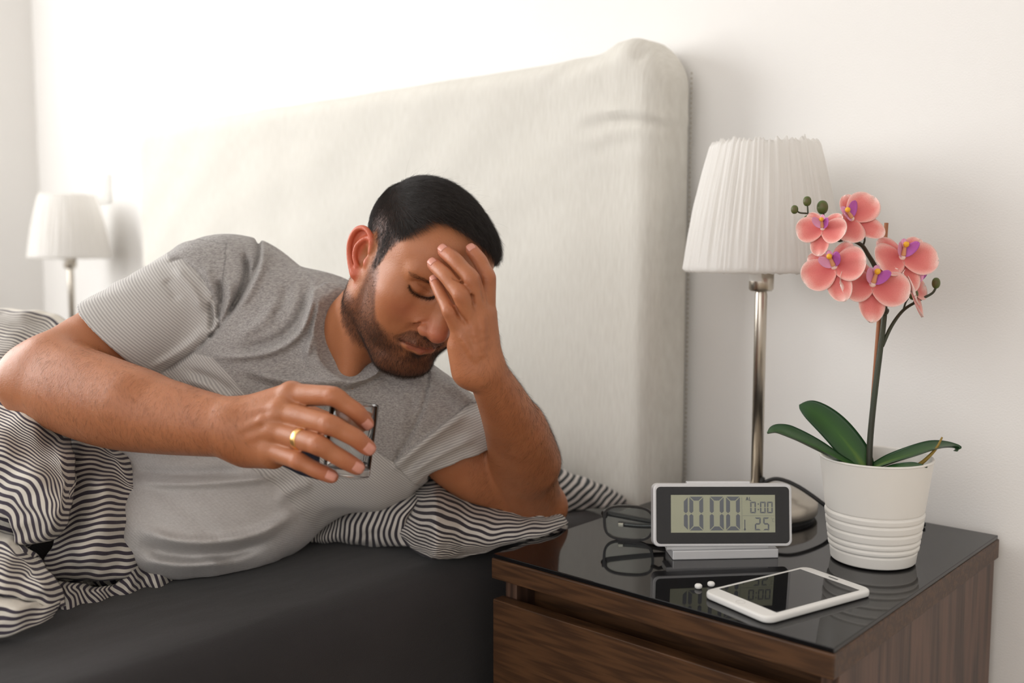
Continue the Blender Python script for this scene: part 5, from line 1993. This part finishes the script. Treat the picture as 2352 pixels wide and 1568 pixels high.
def soft(name, lobes, h, mat, label, cat, folds, k=0.012, group=None, wr=(0.0016, 0.0008), floor_z=None, seed=0, sheets=()):
    """lobes: list of (chain of (u, v, d, r), line direction on the picture, warp)"""
    allp = sum([l[0] for l in lobes], [])
    lo_, hi_ = bounds(allp, 0.0)
    rmax = max(t[3] for t in allp)
    sc = Sculpt(lo_ - rmax - 0.02, hi_ + rmax + 0.02, h)
    segs = []
    for ch, dr, wp in lobes:
        add_limb(sc, [P(*t[:3]) for t in ch], [t[3] for t in ch], k, 5, 2)
        c = catmull(np.hstack([np.array([P(*t[:3]) for t in ch]), np.array([[t[3]] for t in ch])]), 4)
        segs.append(c)
    near = np.nonzero(np.abs(sc.D) < 0.014)
    g = np.stack([sc.ax[i][near[i]] for i in range(3)], 1).astype(np.float64)
    u_, v_, _ = proj(g)
    q_ = np.stack([u_, v_], 1)
    dd = np.zeros(len(g))
    for pts, w, amp in folds:
        dd += amp * np.exp(-(polydist(q_, catmull(pts, 4)) / w) ** 2)
    f1 = np.array([47, 61, 39.0]) * 1.25
    ph = seed * 1.7
    dd += wr[0] * np.sin(g @ f1 + 2.8 * np.sin(g @ np.array([-31, 23, 44.0]) + ph) + ph) + wr[1] * np.sin(g @ (f1[::-1] * 2.3) + 2.2 * np.sin(g @ np.array([66, -52, 35.0]) + ph))
    sc.D[near] -= dd.astype(np.float32)
    if floor_z is not None:
        zz = sc.ax[2][None, None, :]
        sc.D = np.maximum(sc.D, (floor_z - zz) + 0 * sc.D)
    V, Q = sc.mesh()
    best = np.full(len(V), 1e9)
    stripe = np.zeros(len(V))
    for (ch, dr, wp), c in zip(lobes, segs):
        d = np.full(len(V), 1e9)
        for a, b in zip(c[:-1], c[1:]):
            ab = b[:3] - a[:3]
            t = np.clip(((V - a[:3]) @ ab) / (ab @ ab + 1e-12), 0, 1)
            d = np.minimum(d, np.linalg.norm(V - a[:3] - t[:, None] * ab, axis=1) - (a[3] + (b[3] - a[3]) * t))
        across = pxd((-dr[1], dr[0]))
        al = pxd(dr)
        cen = c[:, :3].mean(0)
        rel = V - cen
        s = rel @ across + 0.12 * (rel @ FWD)
        x1 = rel @ al
        s = s + wp[0] * x1 * x1 + wp[1] * np.sin(x1 * wp[2] + wp[3]) + 0.0009 * np.sin(V @ np.array([52, 44, 61.0]) + 1.5 * np.sin(V @ np.array([-80, 35, 66.0])))
        m_ = d < best
        best = np.where(m_, d, best)
        stripe = np.where(m_, s, stripe)
    Vs, Qs, Ss, n0 = [V], [Q], [stripe], len(V)
    for rows in sheets:
        v2, q2_, s2 = sheet(*rows)
        Vs.append(v2)
        Qs.append(q2_ + n0)
        Ss.append(s2)
        n0 += len(v2)
    o = mesh_np(name, np.concatenate(Vs), np.concatenate(Qs), mat, None, True, {'stripe': np.concatenate(Ss)})
    return tag(o, label, cat, group)


def nd(x, y):
    L = math.hypot(x, y)
    return (x / L, y / L)


PU = [600, 690, 740, 800, 850, 900, 950, 1000, 1050, 1130, 1200, 1290, 1306, 1400]
PT = [1240, 1240, 1195, 1150, 1112, 1096, 1094, 1105, 1130, 1165, 1187, 1197, 1202, 1202]
PBU = [600, 690, 760, 880, 960, 1000, 1060, 1110, 1180, 1240, 1306, 1400]
PB = [1246, 1247, 1252, 1257, 1270, 1293, 1275, 1268, 1262, 1256, 1245, 1245]


def pillow_depth(u, v):
    vt, vb = np.interp(u, PU, PT), np.interp(u, PBU, PB)
    H = np.maximum(vb - vt, 4)
    q = np.clip((v - vt) / H, -0.3, 1.1)
    # where the lower edge meets the sheet, further back for the top
    db = (CAM[2] - BED_Z - 0.004) * FPX / (vb - 563.0)
    k_ = H / 170.0
    flap = np.exp(-((u - 1000) / 45.0) ** 2) * np.clip((v - 1225) / 50.0, 0, 1)
    return db - 0.026 * np.clip((u - 1060) / 120.0, 0, 1) + 0.058 * k_ * (1 - q) - 0.050 * k_ * np.sin(math.pi * np.clip(q, 0, 1)) ** 0.8 - 0.012 * flap


PILLOW_SHEETS = [
    (crop([[(105, 572), (150, 552), (205, 500)], [(215, 568), (232, 505), (300, 400)], [(300, 578), (315, 480), (400, 320), (540, 200)],
           [(385, 586), (392, 470), (470, 315), (600, 210), (735, 150)], [(470, 592), (478, 480), (540, 350), (655, 245), (785, 172)],
           [(560, 596), (560, 500), (602, 390), (690, 280), (825, 195)], [(650, 602), (635, 520), (662, 420), (735, 310), (860, 222)],
           [(745, 604), (725, 525), (742, 440), (795, 350), (885, 255)], [(850, 606), (805, 535), (800, 465), (825, 400), (890, 300)]], 2.735, 640, 1040), pillow_depth, 0.02, 0.0014, 1),
    (crop([[(830, 170), (960, 140), (1060, 140), (1170, 160), (1280, 205), (1400, 275), (1560, 345), (1690, 375)],
           [(835, 215), (960, 195), (1060, 205), (1170, 235), (1280, 280), (1400, 345), (1560, 395), (1690, 400)],
           [(850, 262), (950, 250), (1070, 272), (1190, 325), (1310, 372), (1450, 405), (1600, 408), (1760, 402)],
           [(850, 300), (950, 295), (1080, 330), (1200, 385), (1330, 430), (1480, 448), (1620, 422), (1790, 415)],
           [(838, 350), (950, 360), (1080, 400), (1200, 455), (1330, 490), (1480, 490), (1640, 455), (1812, 440)],
           [(815, 400), (930, 420), (1050, 468), (1180, 515), (1330, 540), (1490, 528), (1660, 488), (1816, 455)],
           [(778, 450), (900, 480), (1030, 530), (1160, 570), (1320, 584), (1450, 570), (1600, 530), (1740, 490)],
           [(738, 520), (850, 555), (950, 595), (1060, 608), (1180, 618), (1290, 612), (1400, 592), (1520, 562)],
           [(830, 585), (920, 615), (985, 640), (1060, 655), (1120, 650), (1180, 640), (1240, 632), (1300, 622)],
           [(925, 628), (950, 655), (985, 672), (1020, 686), (1050, 690), (1070, 684), (1090, 676), (1110, 668)]], 2.735, 640, 1040), lambda u, v: pillow_depth(u, v) - 0.004, 0.02, 0.0017, 2),
]
soft('pillow', [
    ([(715, 1226, 1.351, 0.0103), (790, 1200, 1.358, 0.0258), (865, 1182, 1.358, 0.0387), (930, 1178, 1.346, 0.0421)], nd(-0.25, 1), (1.5, .004, 30, 0)),
    ([(930, 1175, 1.344, 0.0421), (985, 1184, 1.336, 0.0404), (1050, 1202, 1.341, 0.0353), (1130, 1214, 1.354, 0.0249), (1220, 1219, 1.368, 0.0155), (1298, 1212, 1.381, 0.0069)], nd(1, 0.42), (0.4, .004, 28, 1)),
    ([(955, 1225, 1.306, 0.0206), (985, 1262, 1.288, 0.0120), (1002, 1284, 1.280, 0.0043)], nd(1, 0.30), (0, .002, 40, 0)),
    ([(1000, 1170, 1.446, 0.0430), (1120, 1180, 1.466, 0.0378), (1230, 1195, 1.456, 0.0258)], nd(1, 0.5), (0.5, .002, 40, 0)),
], 0.0030, M_TICK2, 'striped pillow pressed under the man\'s elbow, one corner hanging towards the nightstand', 'pillow', [
    ([(1000, 1100), (945, 1135), (915, 1180), (905, 1222)], 9, -0.006),
    ([(1010, 1112), (960, 1140), (935, 1185), (925, 1225)], 9, 0.004),
    ([(890, 1110), (860, 1160), (858, 1220)], 8, -0.003),
    ([(820, 1140), (800, 1190), (810, 1240)], 8, -0.002),
    ([(980, 1215), (985, 1240), (992, 1285)], 5, 0.003),
    ([(1000, 1222), (1080, 1232), (1180, 1235), (1290, 1208)], 7, -0.004),
    ([(1060, 1135), (1150, 1180), (1230, 1200)], 7, 0.003),
    ([(1040, 1160), (1120, 1195), (1200, 1212)], 6, -0.003),
    ([(1110, 1170), (1100, 1210), (1060, 1235)], 7, -0.003),
    ([(1215, 1190), (1200, 1215), (1170, 1235)], 6, -0.003),
    ([(1250, 1193), (1280, 1200), (1300, 1206)], 5, 0.003),
], 0.010, None, (0.0010, 0.0006), BED_Z + 0.002, 1, PILLOW_SHEETS)
soft('pillow', [
    ([(1195, 1150, 1.545, .060), (1290, 1142, 1.545, .042), (1370, 1150, 1.552, .028), (1425, 1158, 1.562, .014), (1452, 1161, 1.570, .005)], nd(1, -0.55), (2.0, .004, 18, 0.4)),
    ([(1195, 1140, 1.56, .055), (1080, 1040, 1.60, .048), (1020, 975, 1.60, .040)], nd(1, -0.3), (0, .002, 20, 0)),
], 0.0035, M_TICK3, 'striped pillow behind the elbow, leaning at the foot of the headboard', 'pillow', [
    ([(1310, 1085), (1350, 1125), (1310, 1190)], 8, -0.003),
    ([(1370, 1110), (1390, 1145), (1340, 1185)], 8, -0.003),
], 0.012, None, (0.0012, 0.0007), BED_Z + 0.002, 2)

def dep(*knots):
    """depth from a few (u, v, d) knots, blended smoothly"""
    K = np.array(knots, float)

    def f(u, v):
        w = 1.0 / (((u[..., None] - K[:, 0]) ** 2 + (v[..., None] - K[:, 1]) ** 2) + 900.0) ** 1.5
        return (w * K[:, 2]).sum(-1) / w.sum(-1)
    return f


DUVET_SHEETS = [
    # the hump behind his arm
    ([[(-90, 706), (0, 706), (60, 711), (110, 724), (140, 744)], [(-90, 735), (0, 730), (55, 738), (104, 758), (134, 786)], [(-90, 775), (0, 768), (45, 780), (90, 808), (120, 840)],
      [(-90, 820), (0, 812), (40, 830), (70, 860), (90, 890)], [(-90, 880), (0, 870), (40, 890), (60, 910), (70, 930)]],
     dep((-90, 706, 1.56), (0, 706, 1.54), (110, 724, 1.53), (0, 760, 1.46), (100, 800, 1.46), (0, 820, 1.40), (60, 900, 1.36), (-90, 880, 1.38)), 0.04, 0.002, 1),
    # the fold under his elbow, its stripes turning down over the ridge
    (crop([[(-180, 400), (0, 430), (150, 540), (270, 620), (330, 672)], [(-180, 500), (0, 540), (150, 640), (275, 715), (345, 785)],
           [(-180, 600), (0, 655), (150, 740), (265, 810), (340, 915), (335, 1030)], [(-180, 700), (0, 765), (130, 835), (230, 885), (280, 1000), (300, 1165)],
           [(-180, 790), (0, 855), (100, 905), (170, 945), (220, 1080), (250, 1235)], [(-180, 890), (0, 945), (60, 970), (110, 1010), (155, 1130), (190, 1268)],
           [(-180, 990), (0, 1035), (40, 1060), (70, 1105), (100, 1185), (130, 1280)], [(-180, 1090), (0, 1120), (20, 1140), (38, 1175), (48, 1210), (66, 1255)]], 2.352, 0, 717),
     dep((-80, 890, 1.20), (0, 905, 1.175), (130, 1000, 1.165), (60, 1000, 1.12), (0, 1050, 1.08), (-80, 1080, 1.08), (75, 1110, 1.055), (140, 1060, 1.10), (95, 1180, 1.055), (70, 1240, 1.07), (20, 1200, 1.06)), 0.03, 0.0012, 2),
    # the big fold lying against his waist
    (crop([[(320, 655), (420, 662), (500, 680), (575, 728)], [(345, 725), (450, 728), (560, 748), (645, 808)], [(345, 800), (480, 790), (600, 812), (695, 880)],
           [(340, 895), (480, 862), (620, 872), (728, 946)], [(325, 995), (470, 936), (620, 924), (752, 988)], [(320, 1090), (450, 1034), (600, 996), (755, 1046)],
           [(295, 1185), (440, 1124), (600, 1086), (750, 1116)], [(255, 1270), (440, 1216), (600, 1184), (740, 1196)], [(205, 1340), (420, 1302), (580, 1284), (727, 1296)],
           [(175, 1390), (400, 1392), (560, 1384), (710, 1392)], [(190, 1445), (400, 1475), (540, 1475), (665, 1455)]], 2.352, 0, 717),
     dep((140, 995, 1.20), (240, 1025, 1.215), (200, 1060, 1.165), (290, 1080, 1.19), (230, 1120, 1.125), (318, 1150, 1.18), (140, 1190, 1.13), (230, 1200, 1.105), (316, 1230, 1.165), (200, 1270, 1.100), (305, 1310, 1.150), (90, 1310, 1.115), (200, 1340, 1.120), (280, 1340, 1.14)), 0.035, 0.0012, 3),
    # the hem along the mattress
    (crop([[(60, 1500), (80, 1560), (110, 1640)], [(180, 1440), (215, 1530), (260, 1640)], [(300, 1470), (340, 1540), (370, 1625)], [(420, 1490), (468, 1545), (500, 1600)], [(550, 1490), (605, 1540), (640, 1585)],
           [(660, 1440), (715, 1500), (745, 1552)], [(735, 1368), (790, 1432), (832, 1530)], [(815, 1366), (868, 1420), (890, 1502)], [(888, 1382), (922, 1420), (936, 1466)], [(924, 1402), (940, 1428), (943, 1446)]], 2.352, 0, 717),
     lambda u, v: np.interp(u, [0, 100, 200, 300, 400], [1.085, 1.095, 1.120, 1.160, 1.200]) - 0.006 * np.sin(u * 0.09), 0.016, 0.0022, 4, 40),
    # folds falling over the edge at the lower left
    (crop([[(-180, 1180), (0, 1235), (40, 1265), (70, 1300)], [(-180, 1270), (0, 1305), (110, 1335), (165, 1372)], [(-180, 1360), (0, 1388), (140, 1418), (235, 1482)], [(-180, 1450), (0, 1470), (150, 1500), (285, 1566)], [(-180, 1540), (0, 1550), (140, 1572), (300, 1625)]], 2.352, 0, 717),
     dep((-80, 1230, 1.06), (0, 1245, 1.06), (70, 1290, 1.06), (0, 1310, 1.015), (90, 1340, 1.02), (0, 1360, 1.005), (120, 1390, 1.035), (-80, 1370, 0.99)), 0.03, 0.0014, 5),
    ([[(-90, 1368), (20, 1386), (80, 1394), (120, 1394)], [(-90, 1412), (20, 1412), (70, 1408), (114, 1406)], [(-90, 1452), (10, 1440), (60, 1428), (106, 1420)], [(-90, 1500), (0, 1472), (52, 1450), (100, 1432)]],
     dep((-90, 1370, 0.985), (20, 1386, 1.00), (118, 1394, 1.03), (-90, 1420, 0.975), (20, 1420, 0.99), (105, 1420, 1.025), (0, 1472, 1.005), (-90, 1500, 0.985)), 0.022, 0.0018, 6),
]
soft('duvet', [
    ([(110, 985, 1.44, .095), (-300, 1030, 1.31, .115), (-988, 1236, 1.0, .125), (-4070, 1690, .62, .105)], nd(1, 0.25), (0.0, .004, 12, 0)),
    ([(-40, 900, 1.58, .10), (-700, 1010, 1.25, .115), (-2200, 1330, .85, .105)], nd(1, 0.25), (0.0, .004, 12, 1)),
    ([(-260, 900, 1.660, 0.1060), (-120, 850, 1.600, 0.0719), (0, 828, 1.570, 0.0605), (70, 826, 1.550, 0.0560), (112, 822, 1.530, 0.0416)], nd(1, 0.30), (-2.0, .006, 16, 0)),
    ([(-140, 985, 1.300, 0.0719), (-10, 1000, 1.220, 0.0484), (60, 1035, 1.170, 0.0326), (84, 1066, 1.145, 0.0265)], nd(1, 0.30), (1.0, .003, 22, 0)),
    ([(30, 1065, 1.145, 0.0378), (84, 1105, 1.125, 0.0257), (80, 1175, 1.108, 0.0219), (66, 1224, 1.102, 0.0128)], nd(0.32, 1), (1.5, .002, 30, 1)),
    ([(150, 1015, 1.260, 0.0227), (205, 1080, 1.238, 0.0273), (238, 1150, 1.212, 0.0288), (228, 1235, 1.192, 0.0326), (180, 1292, 1.178, 0.0280), (115, 1318, 1.170, 0.0212)], nd(1, -0.06), (1.6, .003, 24, 0)),
    ([(110, 1345, 1.160, 0.0197), (180, 1362, 1.168, 0.0159), (255, 1350, 1.185, 0.0159), (330, 1330, 1.215, 0.0128), (372, 1326, 1.235, 0.0076), (394, 1326, 1.250, 0.0030)], nd(0.75, 1), (0.5, .003, 40, 0)),
    ([(-120, 1300, 1.110, 0.0568), (-10, 1335, 1.095, 0.0348), (60, 1352, 1.090, 0.0257), (104, 1385, 1.095, 0.0121)], nd(1, 0.30), (1.0, .004, 26, 0)),
    ([(-120, 1440, 1.080, 0.0378), (-20, 1425, 1.085, 0.0242), (50, 1412, 1.095, 0.0166), (92, 1418, 1.105, 0.0053)], nd(1, -0.6), (0.5, .003, 36, 0)),
    ([(-150, 1160, 1.210, 0.0681), (-30, 1210, 1.160, 0.0454), (20, 1220, 1.150, 0.0303)], nd(1, 0.5), (0.5, .003, 30, 0)),
    ([(-150, 1000, 1.560, 0.1211), (40, 1000, 1.460, 0.0908), (140, 1080, 1.380, 0.0681)], nd(1, 0.2), (0.5, .003, 30, 0)),
], 0.0048, M_TICK, 'crumpled duvet with dark and cream stripes over the man\'s hips', 'duvet', [
    ([(0, 940), (70, 1000), (140, 1060)], 10, 0.003),
    ([(0, 1010), (60, 1070), (70, 1120)], 8, -0.005),
    ([(60, 1090), (75, 1150), (90, 1235)], 7, 0.004),
    ([(95, 1080), (105, 1150), (112, 1215)], 6, -0.004),
    ([(30, 1100), (40, 1160), (50, 1230)], 6, -0.004),
    ([(150, 1060), (200, 1100), (260, 1130), (310, 1140)], 9, -0.004),
    ([(180, 1170), (240, 1155), (310, 1170)], 9, 0.005),
    ([(150, 1195), (230, 1190), (312, 1205)], 8, -0.005),
    ([(200, 1250), (260, 1235), (312, 1240)], 8, 0.003),
    ([(140, 1230), (200, 1270), (290, 1262)], 8, -0.004),
    ([(90, 1300), (180, 1320), (300, 1308)], 9, -0.003),
    ([(210, 1330), (225, 1360), (235, 1390)], 5, -0.004),
    ([(270, 1320), (290, 1345), (300, 1375)], 5, 0.004),
    ([(320, 1318), (340, 1335), (350, 1362)], 5, -0.004),
    ([(0, 1290), (60, 1320), (115, 1380)], 8, -0.004),
    ([(0, 1370), (60, 1385), (110, 1400)], 7, -0.005),
    ([(0, 720), (50, 760), (60, 830)], 10, -0.004),
    ([(40, 712), (100, 750), (120, 790)], 9, 0.004),
], 0.006, None, (0.0010, 0.0008), BED_Z + 0.002, 3, DUVET_SHEETS)
# ------------------------------------------------------------------ the tumbler in his hand
gb, gt = P(795, 1092, 1.010), P(815, 925, 1.010)
gz = (gt - gb) / np.linalg.norm(gt - gb)
GH = np.linalg.norm(gt - gb)
gx_, gy_, gz_ = frame(gz, RGT)
GM = Matrix.Identity(4)
for i in range(3):
    GM[i][0], GM[i][1], GM[i][2], GM[i][3] = gx_[i], gy_[i], gz_[i], gb[i]
nt = NT('clear_glass', 0.0, 0, (0.98, 0.99, 0.99, 1))
nt.b.inputs['Transmission Weight'].default_value = 1.0
nt.b.inputs['IOR'].default_value = 1.36
M_CLEAR = nt.m
rb_, rt_ = 0.0235, 0.0245
tum = from_bm('tumbler', lathe_bm([(0, 0), (rb_ - 0.002, 0), (rb_ - 0.0004, 0.0006), (rb_, 0.002), (rt_, GH - 0.001), (rt_ - 0.0006, GH), (rt_ - 0.0009, GH), (rt_ - 0.0012, GH - 0.001), (rb_ - 0.0013, 0.011), (rb_ - 0.003, 0.0085), (0, 0.0080)], 64), M_CLEAR, None, True)
tum.matrix_world = GM
tag(tum, 'small clear water glass held in the man\'s right hand', 'glass')
